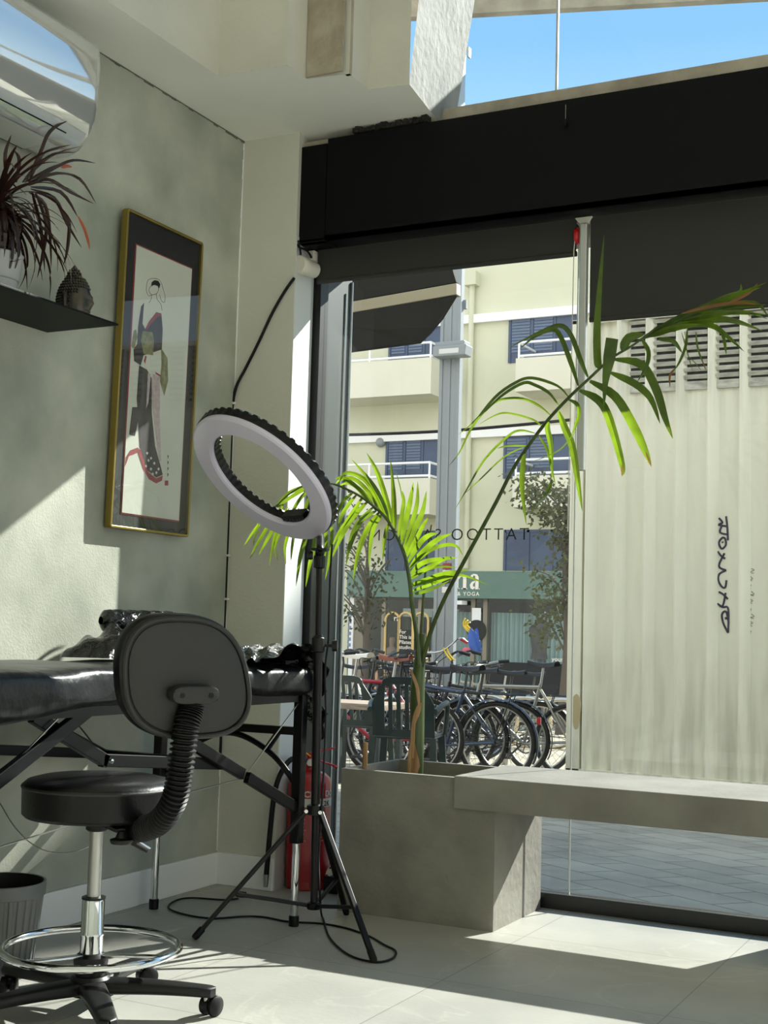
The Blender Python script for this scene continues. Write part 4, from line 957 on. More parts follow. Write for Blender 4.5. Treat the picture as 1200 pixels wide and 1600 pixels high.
# ------------------------------------------------------------------ bin
bnc = atz(6, 1512, 0.0); BN = Vector((-2.655, 2.885, 0))
binn = thing('waste_bin', tuple(BN), 'grey ribbed plastic waste bin with an open black rim against the left wall', 'bin')
bb = MB()
def binf(u, v):
    a = u * 2 * PI; r = 0.098 + 0.022 * v + 0.0022 * (1 if math.sin(a * 30) > 0 else -1) * (1 if v < 0.84 else 0)
    return BN + Vector((r * math.cos(a), r * math.sin(a), 0.001 + 0.215 * v))
bb.grid(binf, 240, 12, cu=True); bb.poly([binf(k / 48, 0) for k in range(48)])
bb.build('body', M['bin'], binn, True, 30)
MB().lathe([(0.119, 0.185), (0.124, 0.187), (0.1255, 0.218), (0.124, 0.223), (0.118, 0.223), (0.116, 0.215)], BN, (0, 0, 1), 64, False).build('rim', M['bin'], binn)
MB().lathe([(0.1165, 0.222), (0.112, 0.20), (0.10, 0.05), (0.0, 0.03)], BN, (0, 0, 1), 48, False).build('liner', M['black_rubber'], binn)

# ------------------------------------------------------------------ ring lamp on its tripod
L0 = Vector((-2.070, 3.625, 0))
ring = thing('ring_light', tuple(L0), 'large white ring light tilted down on a black tripod beside the massage table', 'ring light')
nC = Vector((-0.53, -0.687, -0.49)).normalized()
NR = (CR * nC.x + CU * nC.y + CF * nC.z).normalized()
RC = atf(412, 744, 4.24)
e1 = NR.cross(Vector((0, 0, 1))).normalized(); e2 = NR.cross(e1).normalized()
RO, RI = 0.268, 0.186
def rp_(a, r, d): return RC + (e1 * math.cos(a) + e2 * math.sin(a)) * r + NR * d
def annulus(name, sec, mt, parent, n=96, ang=35):
    b = MB(); b.grid(lambda u, v: rp_(2 * PI * u, *sec[int(round(v * len(sec))) % len(sec)]), n, len(sec), cu=True, cv=True)
    return b.build(name, mt, parent, True, ang)
annulus('diffuser', [(RI + 0.004, 0.004), (RI + 0.004, 0.018), (RI + 0.010, 0.024), (RO - 0.010, 0.024), (RO - 0.003, 0.018), (RO - 0.003, 0.004)], M['ring_white'], ring)
hs = MB(); NSEG = 288
def housing(u, v):
    sec = [(RI, 0.006), (RI, -0.018), (RI + 0.016, -0.028), (RO - 0.016, -0.028), (RO, -0.018), (RO, 0.006)]
    i = int(round(u * NSEG)); r, d = sec[int(round(v * 6)) % 6]
    if (i // 3) % 2 == 0 and d < -0.01: r = r + (0.003 if r > (RO + RI) / 2 else -0.003); d -= 0.004
    return rp_(2 * PI * u, r, d)
hs.grid(housing, NSEG, 6, cu=True, cv=True); hs.build('housing', M['black_satin'], ring, True, 25)
# control box inside the lower rim, and the tilting neck
dn = -Vector((0, 0, 1)); an = math.atan2(dn.dot(e2), dn.dot(e1))
cbx = MB()
arc = [an + (k / 14 - 0.5) * 0.62 for k in range(15)]
out_ = [rp_(a, RI + 0.004, 0) for a in arc]; c0, c1_ = rp_(arc[0], RI - 0.002, 0), rp_(arc[-1], RI - 0.002, 0)
mid = (c0 + c1_) / 2; inn = (RC - mid).normalized() * 0.012
cbx.prism([p - NR * 0.02 for p in out_] + [c1_ + inn - NR * 0.02, c0 + inn - NR * 0.02], NR * 0.036, 0.003)
cbx.build('control_box', M['black_satin'], ring, False)
bt = MB()
for k in range(5): bt.lathe([(0.0, 0), (0.005, 0), (0.004, 0.0015), (0, 0.002)], mid + (rp_(an, RI, 0.016) - mid) * 0.45 + (c1_ - c0).normalized() * (k - 2) * 0.018 + NR * 0.0165 - NR * (rp_(an, RI, 0.016) - mid).dot(NR) * 0.45, NR, 10)
bt.build('buttons', M['vinyl_grey'], ring)
rb = rp_(an, RO, -0.010); ptop = Vector((L0.x - 0.002, L0.y, rb.z - 0.055))
kx = atf(500, 858, (ptop - CAM).dot(CF)); L1 = Vector((kx.x, kx.y, 0)); 
nk = thing_neck = MB()
nk.tube(smooth_path([rp_(an, RO - 0.02, -0.030), rp_(an, RO + 0.012, -0.030), Vector((L1.x, L1.y, kx.z + 0.005)), Vector((L1.x, L1.y, kx.z - 0.02))], 5), 0.012, 12)
nk.lathe([(0.0, 0.0), (0.030, 0.0), (0.030, 0.006), (0.014, 0.010), (0.014, 0.022), (0.018, 0.024), (0.018, 0.060), (0.011, 0.064)], Vector((L1.x, L1.y, kx.z + 0.002)), (0, 0, -1), 20)
nk.build('tilting_neck', M['black_satin'], ring)
kb2 = atf(489, 868, (ptop - CAM).dot(CF))
MB().lathe([(0.0, 0), (0.012, 0.0), (0.014, 0.006), (0.013, 0.016), (0, 0.018)], kb2, -RR, 14).build('neck_knob', M['nylon'], ring)
top_z = kx.z - 0.05
LT = Vector((L1.x, L1.y, top_z)); LB = Vector((L0.x, L0.y, 0.095))
def lp(z): return LB.lerp(LT, (z - LB.z) / (LT.z - LB.z))
MB().tube([lp(0.84), lp(top_z)], 0.0105, 16).build('upper_pole', M['black_satin'], ring)
MB().tube([lp(0.40), lp(0.90)], 0.0145, 16).build('middle_pole', M['black_satin'], ring)
MB().tube([lp(0.095), lp(0.42)], 0.0115, 16).build('lower_pole', M['black_satin'], ring)
MB().lathe([(0.0145, 0), (0.021, 0.004), (0.021, 0.045), (0.012, 0.055)], lp(0.872), LT - LB, 18).build('pole_clamp', M['nylon'], ring)
kz = lp(0.895)
MB().lathe([(0.005, 0), (0.005, 0.022), (0.017, 0.024), (0.018, 0.040), (0.0, 0.043)], kz + RR * 0.02, RR, 14).build('clamp_knob', M['nylon'], ring)
MB().lathe([(0.018, 0), (0.027, 0.003), (0.027, 0.030), (0.016, 0.034)], lp(0.372), LT - LB, 20).build('leg_collar', M['black_satin'], ring)
MB().lathe([(0.0, 0), (0.02, 0.0), (0.022, 0.004), (0.022, 0.018), (0.012, 0.022)], lp(0.088), LT - LB, 20).build('spreader_collar', M['black_satin'], ring)
f1, f2 = atz(305, 1464, 0.008), atz(584, 1500, 0.008)
f3 = L0 * 3 - f1 - f2; f3.z = 0.008; f3 = atz(541, 1426, 0.008)
for f in (f1, f2, f3):
    hdz = (f - lp(0.385)); hdz.z = 0; hdz.normalize(); a = lp(0.385) + hdz * 0.028
    lg = MB().bar(a, f, 0.018, 0.013, (0, 0, 1), 0.003).build('tripod_leg', M['black_satin'], ring, False)
    MB().lathe([(0.009, -0.006), (0.011, 0.002), (0.011, 0.03), (0.008, 0.034)], f, a - f, 12).build('rubber_foot', M['black_rubber'], lg)
    mdp = a.lerp(f, 0.66)
    MB().bar(lp(0.10) + hdz * 0.02, mdp, 0.010, 0.012, (0, 0, 1), 0.002).build('brace', M['black_satin'], lg, False)
    MB().lathe([(0, 0), (0.006, 0), (0.006, 0.004), (0, 0.005)], a + Vector((0.457, -0.889, 0)) * 0.010, (0.457, -0.889, 0), 10).build('rivet', M['chrome'], lg)
# lamp cord: down the pole, loops on the floor
cp = [atf(519, 850, 4.19), atf(516, 900, 4.18), atf(514, 960, 4.17), atf(513, 1000, 4.16), atf(508, 1050, 4.15), atf(509, 1120, 4.14), atf(506, 1200, 4.10), atf(502, 1270, 4.08), atf(498, 1340, 4.05), atf(500, 1400, 4.03)]
fl_ = [(503, 1432), (515, 1465), (545, 1492), (585, 1503), (612, 1498), (618, 1486), (600, 1476), (575, 1462), (540, 1450), (500, 1443), (450, 1440), (412, 1433), (380, 1432), (330, 1435), (285, 1428), (263, 1418), (275, 1407), (300, 1403), (350, 1406), (372, 1404)]
cp += [atz(x, y, 0.0045) for x, y in fl_]
cord = thing('power_cord', (L0.x, L0.y - 0.1, 0.001), 'thin black cord from the ring light looping over the floor tiles', 'cord')
cpp = smooth_path(cp, 6)
for v in cpp: v.z = max(v.z, 0.0040)
MB().tube(cpp, 0.0034, 8).build('cord', M['black_rubber'], cord)
pl_ = atz(377, 1398, 0.008)
MB().box((pl_.x - 0.016, pl_.y - 0.012, 0.001), (pl_.x + 0.016, pl_.y + 0.012, 0.018), 0.003).build('plug', M['black_rubber'], cord)

# ------------------------------------------------------------------ fire extinguisher
E0 = atz(479, 1386, 0.0)
ext = thing('fire_extinguisher', tuple(E0), 'red fire extinguisher standing on the floor against the pier behind the tripod', 'fire extinguisher')
eR = 0.080
ezt = atf(478, 1208, (E0 - CAM).dot(CF)).z
MB().lathe([(eR - 0.006, 0.0), (eR - 0.002, 0.004), (eR - 0.004, 0.03), (eR, 0.032), (eR, ezt - 0.04), (eR * 0.93, ezt - 0.018), (eR * 0.7, ezt - 0.002), (eR * 0.35, ezt + 0.008), (0.024, ezt + 0.012), (0.022, ezt + 0.025), (0.0, ezt + 0.026)], E0, (0, 0, 1), 56).build('cylinder', M['ext_red'], ext)
MB().lathe([(eR + 0.0006, ezt - 0.118), (eR + 0.0006, ezt - 0.088)], E0, (0, 0, 1), 56, False).build('label_band', M['label_white'], ext)
MB().lathe([(0.020, ezt + 0.02), (0.020, ezt + 0.05), (0.016, ezt + 0.052), (0.016, ezt + 0.066), (0, ezt + 0.068)], E0, (0, 0, 1), 20).build('valve', M['ext_red'], ext)
MB().lathe([(0.0, 0), (0.014, 0), (0.014, 0.010), (0.012, 0.012), (0, 0.0125)], E0 + Vector((0, 0, ezt + 0.037)) + TC * 0.019, TC, 20).build('pressure_gauge', M['steel'], ext)
MB().lathe([(0.0205, ezt + 0.030), (0.0215, ezt + 0.032), (0.0215, ezt + 0.045), (0.0205, ezt + 0.047)], E0, (0, 0, 1), 20, False).build('valve_ring', M['steel'], ext)
zc = Vector((0, 0, 1))
MB().bar(E0 + zc * (ezt + 0.052), E0 + RR * 0.085 + zc * (ezt + 0.028), 0.022, 0.006, (0, 0, 1), 0.002).tube(smooth_path([E0 + RR * 0.08 + zc * (ezt + 0.030), E0 + RR * 0.10 + zc * (ezt + 0.018)], 3), 0.005, 8).build('carry_handle', M['red_plastic'], ext)
MB().bar(E0 + zc * (ezt + 0.064) - RR * 0.02, E0 + RR * 0.090 + zc * (ezt + 0.092), 0.022, 0.005, (0, 0, 1), 0.002).build('squeeze_lever', M['red_plastic'], ext)
MB().tube(smooth_path([E0 + zc * (ezt + 0.06) + TC * 0.02, E0 + zc * (ezt + 0.075) + TC * 0.028 - RR * 0.02, E0 + zc * (ezt + 0.085) - RR * 0.035 + TC * 0.02], 4), 0.002, 6).tube(smooth_path([E0 + zc * (ezt + 0.085) + TC * 0.02 + RR * 0.01, E0 + zc * (ezt + 0.06) + TC * 0.03 + RR * 0.02, E0 + zc * (ezt + 0.03) + TC * 0.03 + RR * 0.012], 4), 0.002, 6).build('safety_tag', M['yellow'], ext)
fE = (E0 - CAM).dot(CF)
hp_ = [E0 + zc * (ezt + 0.038) - RR * 0.018, aty(456, 1186, 4.20), aty(438, 1210, 4.155), aty(428, 1245, 4.145), aty(422, 1300, 4.14), aty(418, 1345, 4.14), aty(416, 1368, 4.14)]
MB().tube(smooth_path(hp_, 6), 0.0095, 12).build('hose', M['black_rubber'], ext)
MB().tube([aty(416, 1366, 4.14), aty(415, 1386, 4.14)], [0.011, 0.0075], 12).build('nozzle', M['steel'], ext)
def wrap_text(s, z, size, a_c, mt, name, bold=0.0):
    tt = text_bm(s, size, 0.0, 'CENTER', bold, 1.1); b = MB()
    a_c = math.radians(a_c)
    for v in tt.verts:
        an_ = a_c + v.co.x / eR; v.co = E0 + Vector((math.cos(an_) * (eR + 0.0012), math.sin(an_) * (eR + 0.0012), z + v.co.y))
    b.add(tt); return b.build(name, mt, ext, False)
ac_ = math.degrees(math.atan2(-E0.y, -E0.x))
wrap_text('CP', ezt - 0.082, 0.030, ac_ - 1, M['label_white'], 'lettering', 0.0012)
wrap_text('DO', ezt - 0.080, 0.030, ac_ + 62, M['label_white'], 'lettering', 0.0012)
wrap_text('2', ezt - 0.114, 0.026, ac_ + 8, M['vinyl_text'], 'lettering', 0.0006)
wrap_text('2K', ezt - 0.114, 0.026, ac_ + 52, M['vinyl_text'], 'lettering', 0.0006)
ln = MB()
for k in range(9):
    z = ezt - 0.14 - k * 0.0125
    for (a0_, a1_) in ((-38, -6), (34, 58)):
        w = random.uniform(0.7, 1.0); P = []
        n = 6
        for i in range(n + 1):
            aa = math.radians(ac_ + a0_ + (a1_ - a0_) * w * i / n); P.append((math.cos(aa), math.sin(aa)))
        for i in range(n):
            if random.random() < 0.25: continue
            r = eR + 0.0008
            ln.poly([E0 + Vector((P[i][0] * r, P[i][1] * r, z)), E0 + Vector((P[i + 1][0] * r, P[i + 1][1] * r, z)), E0 + Vector((P[i + 1][0] * r, P[i + 1][1] * r, z + 0.004)), E0 + Vector((P[i][0] * r, P[i][1] * r, z + 0.004))])
ln.build('instruction_print', mat('faded_pink_print', (206, 120, 120), 0.6), ext, False)
# printed packet on a dark box, behind the extinguisher beside the planter
pk = atz(523, 1386, 0.0); 
tag(MB().box((-2.392, 4.25, 0.001), (-2.302, 4.37, 0.06), 0.004).build('small_box', M['black_rubber'], None, False), 'small black box on the floor between the extinguisher and the planter', 'box')
pkt = thing('paper_packet', (-2.347, 4.31, 0.0605), 'crumpled white paper packet with dark print on top of the small black box', 'packet')
q0 = MB(); q0.grid(lambda u, v: (-2.390 + 0.085 * u + 0.006 * math.sin(v * 9), 4.26 + 0.09 * v, 0.062 + 0.055 * math.sin(PI * v) ** 0.6 * (0.7 + 0.3 * math.sin(u * 5)) + 0.004 * math.sin(u * 22 + v * 17)), 18, 18)
q0.build('packet', M['label_white'], pkt, True, 25)
q1 = MB()
for (v0, v1, u0, u1) in ((0.10, 0.16, 0.05, 0.9), (0.24, 0.30, 0.1, 0.7), (0.44, 0.47, 0.0, 0.8)):
    q1.grid(lambda u, v: (-2.390 + 0.085 * (u0 + (u1 - u0) * u) + 0.006 * math.sin((v0 + (v1 - v0) * v) * 9), 4.26 + 0.09 * (v0 + (v1 - v0) * v) - 0.0015, 0.0635 + 0.055 * math.sin(PI * (v0 + (v1 - v0) * v)) ** 0.6 * (0.7 + 0.3 * math.sin((u0 + (u1 - u0) * u) * 5)) + 0.004 * math.sin((u0 + (u1 - u0) * u) * 22 + (v0 + (v1 - v0) * v) * 17)), 10, 3)
q1.build('print', M['vinyl_text'], pkt)

# ------------------------------------------------------------------ lettering on the window, read from the street
wl0, wl1 = aty(603, 833, GY), aty(823, 833, GY)
tt = text_bm('TATTOO SALOON', 0.085, 0.0, 'LEFT', -0.0006, 1.28)
xs_ = [v.co.x for v in tt.verts]; 
b = MB(); K = 1.0
# first letter sits at the right end when seen from inside
T_C = aty(823, 842, GY).x; s_span = None
us = sorted(xs_)
xm = max(xs_)
sc_ = (aty(827, 842, GY).x - aty(579, 842, GY).x) / xm
zb_ = aty(720, 844, GY).z; zt_ = aty(720, 826, GY).z
cap = max(v.co.y for v in tt.verts)
for v in tt.verts: v.co = Vector((aty(827, 842, GY).x - v.co.x * sc_, GY - 0.0012, zb_ + v.co.y * (zt_ - zb_) / cap))
b.add(tt); lt_ = b.build('window_lettering', M['vinyl_text'], None, False)
tag(lt_, 'thin black vinyl lettering stuck across the left window pane, mirrored from inside', 'lettering')
# ------------------------------------------------------------------ street side
M['facade'] = mat('pale_yellow_render', (208, 208, 184), 0.85, var=0.04, vscale=0.6, bump=0.05, bscale=8)
M['balcony'] = mat('cream_balcony_render', (216, 213, 195), 0.85, var=0.03, vscale=1)
M['ledge'] = mat('white_ledge', (236, 236, 236), 0.7)
M['shade'] = mat('blue_grey_window', (66, 84, 116), 0.4, c2=(58, 72, 98), vscale=1.2)
M['shutter'] = mat('grey_blue_shutter', (96, 110, 136), 0.6)
M['rail'] = mat('white_railing', (240, 242, 244), 0.4)
M['sign_green'] = mat('grey_green_signboard', (96, 122, 114), 0.6)
M['cream_letter'] = mat('cream_letter', (238, 232, 218), 0.6)
M['shop_dark'] = mat('dark_shop_interior', (74, 78, 76), 0.8)
M['shop_wall'] = mat('taupe_shop_wall', (138, 130, 116), 0.8)
M['shop_glass'] = glass_mat('shopfront_glass', (0.85, 0.9, 0.9), 0.02, 1.5)
M['curtain'] = mat('pale_teal_curtain', (190, 206, 204), 0.9)
M['poster'] = mat('black_poster', (34, 36, 38), 0.7)
M['arch_gold'] = mat('golden_arch_trim', (214, 184, 120), 0.5)
M['container'] = mat('off_white_container_paint', (238, 235, 217), 0.5, c2=(229, 226, 208), vscale=2.5, stretch=(4, 4, 0.6))
def dirt(mt):
    n, l = mt.node_tree.nodes, mt.node_tree.links
    b = n['Principled BSDF']; src = b.inputs['Base Color'].links[0].from_socket
    tc = n.new('ShaderNodeTexCoord'); sp = n.new('ShaderNodeSeparateXYZ'); mp = n.new('ShaderNodeMapping'); mp.inputs['Scale'].default_value = (14, 14, 1.6)
    nz = n.new('ShaderNodeTexNoise'); nz.inputs['Scale'].default_value = 1.0; nz.inputs['Detail'].default_value = 8
    l.new(tc.outputs['Object'], sp.inputs[0]); l.new(tc.outputs['Object'], mp.inputs[0]); l.new(mp.outputs[0], nz.inputs['Vector'])
    mr = n.new('ShaderNodeMapRange'); mr.inputs[1].default_value = 1.1; mr.inputs[2].default_value = 0.1; mr.inputs[3].default_value = 0.0; mr.inputs[4].default_value = 0.5
    m2 = n.new('ShaderNodeMapRange'); m2.inputs[1].default_value = 2.55; m2.inputs[2].default_value = 2.95; m2.inputs[3].default_value = 0.0; m2.inputs[4].default_value = 0.55
    l.new(sp.outputs['Z'], mr.inputs[0]); l.new(sp.outputs['Z'], m2.inputs[0])
    ad = n.new('ShaderNodeMath'); ad.operation = 'ADD'; l.new(mr.outputs[0], ad.inputs[0]); l.new(m2.outputs[0], ad.inputs[1])
    n2 = n.new('ShaderNodeMapRange'); n2.inputs[1].default_value = 0.42; n2.inputs[2].default_value = 0.72; l.new(nz.outputs['Fac'], n2.inputs[0])
    ml = n.new('ShaderNodeMath'); ml.operation = 'MULTIPLY'; l.new(ad.outputs[0], ml.inputs[0]); l.new(n2.outputs[0], ml.inputs[1])
    mx = n.new('ShaderNodeMix'); mx.data_type = 'RGBA'; mx.inputs[7].default_value = lin((120, 114, 98))
    l.new(ml.outputs[0], mx.inputs[0]); l.new(src, mx.inputs[6]); l.new(mx.outputs[2], b.inputs['Base Color'])
dirt(M['container'])
M['louvre'] = mat('dirty_louvre', (206, 204, 192), 0.7, c2=(150, 148, 138), vscale=9, stretch=(1, 1, 3))
M['gap'] = mat('louvre_gap', (40, 40, 38), 0.9)
M['marker'] = mat('purple_black_marker', (40, 32, 60), 0.6)
M['pole'] = mat('grey_lamp_post_paint', (138, 144, 148), 0.45)
M['awn'] = mat('charcoal_awning_cloth', (44, 42, 42), 0.9)
M['awn_bar'] = mat('cream_awning_bar', (178, 170, 150), 0.6)
M['chair_green'] = mat('dark_green_plastic', (44, 56, 54), 0.42)
M['wood_top'] = mat('weathered_table_top', (172, 160, 148), 0.7, c2=(128, 104, 84), vscale=5, stretch=(1, 12, 12))
M['tree_leaf'] = leaf_mat('dusty_tree_leaf', (76, 78, 56), (96, 104, 60), 0.3, 0.7)
M['bark'] = mat('grey_bark', (92, 84, 76), 0.9)

# apartment building across the street
BYF = 28.0
bg = gz(BYF)
bld = thing('apartment_building', (-14, BYF, bg), 'pale yellow apartment building with balconies and a green shop sign across the street', 'building')
def bz(px, py): return aty(px, py, BYF)
z_sb, z_st = 1.71, 2.335
roof = 9.78
XL, XR = -26.0, -5.0
mb = MB().box((XL, BYF, z_st), (XR, BYF + 9, roof))
mb.box((XL, BYF, bg - 0.2), (bz(546, 1000).x - 0.05, BYF + 9, z_st))
mb.box((-8.3, BYF, bg - 0.2), (XR, BYF + 9, z_st))
mb.build('wall', M['facade'], bld, False)
MB().box((XL, BYF - 0.12, 8.12), (XR, BYF, 8.32)).build('ledge', M['ledge'], bld, False)
MB().box((XL, BYF - 0.12, 5.42), (XR, BYF, 5.62)).build('ledge', M['ledge'], bld, False)
dpx = bz(745, 600).x
MB().box((dpx - 0.28, BYF - 0.25, 9.0), (dpx + 0.02, BYF, 9.32)).build('rain_hopper', M['facade'], bld, False)
MB().tube([(dpx - 0.13, BYF - 0.10, 2.4), (dpx - 0.13, BYF - 0.10, 9.0)], 0.065, 12).build('drainpipe', M['facade'], bld)
def bwindow(x0, x1, z0, z1, shutters=True):
    w = MB().box((x0, BYF - 0.02, z0), (x1, BYF + 0.03, z1)).build('window', M['shade'], bld, False)
    n = 3; d = (x1 - x0) / n
    f = MB()
    for i in range(n + 1): f.box((x0 + i * d - 0.03, BYF - 0.04, z0), (x0 + i * d + 0.03, BYF - 0.021, z1))
    f.box((x0, BYF - 0.04, z1 - 0.06), (x1, BYF - 0.021, z1)); f.build('window_frame', M['shade'], w, False)
    if shutters:
        s = MB()
        for k in range(int((z1 - z0) * 0.72 / 0.07)):
            z = z1 - 0.10 - k * 0.07
            s.box((x0 + 0.05, BYF - 0.036, z - 0.05), (x0 + d - 0.05, BYF - 0.0215, z)); s.box((x0 + d + 0.05, BYF - 0.036, z - 0.05), (x0 + 2 * d - 0.05, BYF - 0.0215, z))
        s.build('shutter', M['shutter'], w, False)
    p = MB().box((x0 + 2 * d + 0.04, BYF - 0.03, z0 + 0.05), (x1 - 0.04, BYF - 0.0215, z1 - 0.07)); p.build('pane', M['shade'], w, False)
def balcony(x0, x1, zb, zt, dep, hl=0.62):
    b = MB()
    t = 0.12
    b.box((x0, BYF - dep, zb), (x1, BYF - dep + t, zt)).box((x0, BYF - dep + t, zb), (x0 + t, BYF, zt)).box((x1 - t, BYF - dep + t, zb), (x1, BYF, zt)).box((x0 + t, BYF - dep + t, zb), (x1 - t, BYF, zb + 0.15))
    o = b.build('balcony', M['balcony'], bld, False)
    r = MB(); zr_ = zt + 0.36
    for z in (zr_, zt + 0.06): r.tube([(x0 + 0.05, BYF - 0.05, z), (x0 + 0.05, BYF - dep + 0.06, z), (x1 - 0.05, BYF - dep + 0.06, z), (x1 - 0.05, BYF - 0.05, z)], 0.028, 6)
    n = max(2, int((x1 - x0) / 1.1))
    for i in range(n + 1):
        x = x0 + 0.05 + (x1 - x0 - 0.1) * i / n; r.tube([(x, BYF - dep + 0.06, zt), (x, BYF - dep + 0.06, zr_)], 0.025, 6)
    r.build('railing', M['rail'], o)
# balconies are traced at the facade plane shifted out
DB = 1.1
def bx(px, py): return aty(px, py, BYF - DB)
for (pl, pr_, ptop, pbot) in ((480, 674, 562, 618), (805, 1000, 553, 606), (480, 672, 748, 804), (800, 1000, 741, 791)):
    A, B = bx(pl, pbot), bx(pr_, ptop)
    zb = bx((pl + pr_) / 2 if pl > 500 else 620, pbot).z; zt = bx((pl + pr_) / 2 if pl > 500 else 620, ptop).z
    balcony(A.x, B.x, zb, zt, DB)
for (a, b_) in (((611, 500), (690, 565)), ((798, 495), (903, 560)), ((606, 684), (688, 750)), ((790, 680), (900, 745)), ((606, 830), (684, 892)), ((790, 828), (900, 892))):
    A, B = bz(*a), bz(*b_); bwindow(A.x, B.x, B.z, A.z, a[1] < 800)
lmp = bz(597, 692); MB().ball((lmp.x, BYF - 0.08, lmp.z), 0.12, 2).build('wall_lamp', M['pole'], bld)
# sign board with letters
MB().box((bz(546, 915).x, BYF - 0.14, z_sb), (-8.3, BYF, z_st), 0.01).build('sign_board', M['sign_green'], bld, False)
def btext(s, xr, z0, h, name, bold=0.0, mt='cream_letter', y=BYF - 0.146, align='RIGHT', sx=1.0, par=None, sp=1.0):
    t = text_bm(s, 1.0, 0.0, align, bold, sp); cap = max(v.co.y for v in t.verts); k = h / cap
    for v in t.verts: v.co = Vector((xr + v.co.x * k * sx, y, z0 + v.co.y * k))
    return MB().add(t).build(name, M[mt], par or bld, False)
sx_ = bz(753, 920).x
nb = MB()
zn0, zn1 = bz(735, 921).z, bz(735, 897).z; hN = zn1 - zn0
def rct(x0, z0, x1, z1): nb.box((sx_ + x0 * hN, BYF - 0.152, zn0 + z0 * hN), (sx_ + x1 * hN, BYF - 0.145, zn0 + z1 * hN))
# serif n
rct(-1.72, 0, -1.48, 0.98); rct(-1.84, 0, -1.40, 0.07); rct(-1.84, 0.90, -1.60, 0.98); rct(-1.16, 0, -0.92, 0.70); rct(-1.26, 0, -0.84, 0.07)
nb.prism([(sx_ + x * hN, BYF - 0.152, zn0 + z * hN) for x, z in ((-1.50, 0.72), (-1.36, 0.94), (-1.14, 0.98), (-0.98, 0.88), (-0.92, 0.68), (-1.14, 0.68), (-1.20, 0.80), (-1.32, 0.80), (-1.46, 0.62))], (0, 0.007, 0))
# serif a
rct(-0.30, 0.0, -0.06, 0.78); rct(-0.10, 0.0, 0.02, 0.06)
nb.prism([(sx_ + x * hN, BYF - 0.152, zn0 + z * hN) for x, z in ((-0.64, 0.74), (-0.60, 0.92), (-0.40, 1.0), (-0.18, 0.96), (-0.06, 0.78), (-0.28, 0.78), (-0.34, 0.88), (-0.44, 0.88), (-0.48, 0.74))], (0, 0.007, 0))
nb.prism([(sx_ + x * hN, BYF - 0.152, zn0 + z * hN) for x, z in ((-0.26, 0.58), (-0.54, 0.48), (-0.68, 0.28), (-0.62, 0.06), (-0.46, -0.02), (-0.26, 0.12), (-0.28, 0.22), (-0.40, 0.14), (-0.46, 0.26), (-0.40, 0.40), (-0.26, 0.46))], (0, 0.007, 0))
nb.build('sign_letters', M['cream_letter'], bld, False)
btext('PILATES & YOGA', sx_, bz(735, 931).z, bz(735, 925).z - bz(735, 931).z, 'sign_letters', 0.012, sp=1.25)
# shop behind glass
xs0, xs1 = bz(546, 1000).x, -8.3
zf = bg + 0.02
MB().box((xs0, BYF + 3.2, bg - 0.1), (xs1, BYF + 3.4, z_sb)).build('shop_back_wall', M['shop_dark'], bld, False)
MB().box((xs0, BYF + 0.05, bg - 0.1), (xs1, BYF + 3.2, zf)).box((xs0, BYF + 0.05, z_sb), (xs1, BYF + 3.2, z_sb + 0.05)).build('shop_floor', M['shop_wall'], bld, False)
xa = bz(567, 1000).x
MB().box((xs0, BYF - 0.03, bg), (bz(552, 1000).x, BYF + 0.1, z_sb)).build('pilaster', M['ledge'], bld, False)
MB().box((bz(552, 1000).x, BYF, bg), (xa, BYF + 0.1, z_sb)).build('side_panel', M['shop_wall'], bld, False)
pc0 = bz(546, 985); qd = MB()
for k in range(7): qd.box((bz(545.5, 970).x, BYF - 0.036, bz(548, 962 + k * 9).z - 0.05), (bz(550, 970).x, BYF - 0.0305, bz(548, 962 + k * 9).z + 0.03))
qd.build('sign_strip', mat('blue_grey_print', (120, 138, 168), 0.7), bld, False)
gl_ = MB().box((xa, BYF + 0.04, bg), (xs1, BYF + 0.05, z_sb)); gl_.build('shop_glass', M['shop_glass'], bld, False)
mu = MB()
for px in (598, 655, 738, 757): mu.box((bz(px, 1000).x - 0.05, BYF, bg), (bz(px, 1000).x + 0.05, BYF + 0.1, z_sb))
mu.build('mullions', M['shop_wall'], bld, False)
MB().box((xa, BYF + 0.9, bg), (bz(655, 1000).x, BYF + 1.2, bz(620, 991).z)).build('counter', M['poster'], bld, False)
MB().box((bz(612, 955).x, BYF + 0.6, bz(640, 963).z), (bz(700, 955).x, BYF + 0.9, bz(640, 950).z)).build('air_curtain', M['ledge'], bld, False)
for (px, pw) in ((600, 22), (621, 22), (645, 22)):
    a_ = bz(px, 1030); w = bz(px + pw, 1030).x - a_.x; zt = bz(px, 957).z - w / 2; P = [(a_.x, BYF + 0.02, bg + 0.3)]
    for k in range(13):
        q = PI - k / 12 * PI; P.append((a_.x + w / 2 + math.cos(q) * w / 2, BYF + 0.02, zt + math.sin(q) * w / 2))
    P.append((a_.x + w, BYF + 0.02, bg + 0.3))
    MB().tube(P, 0.03, 6).build('arch_trim', M['arch_gold'], bld)
xp0, xp1 = bz(622, 1000).x, bz(652, 1000).x
MB().box((xp0, BYF + 0.0, bg), (xp1, BYF + 0.012, bz(630, 984).z)).build('poster', M['poster'], bld, False)
for s, py in (('For', 990), ('This is', 998), ('Pilates', 1006), ('studio', 1014)):
    btext(s, xp0 + 0.03, bz(632, py).z, 0.085, 'poster_letters', 0.01, y=BYF - 0.004, align='LEFT')
btext('ra', bz(614, 970).x, bz(617, 970).z, 0.09, 'door_letters', 0.01, y=BYF + 0.03, align='LEFT')
cu_ = MB(); cx0, cx1 = bz(758, 1000).x, bz(905, 1000).x
cu_.grid(lambda u, v: (cx0 + (cx1 - cx0) * u, BYF + 0.35 + 0.06 * math.sin(u * 130) + 0.03 * math.sin(u * 47), bg + 0.75 + (z_sb - bg - 1.05) * v), 160, 3)
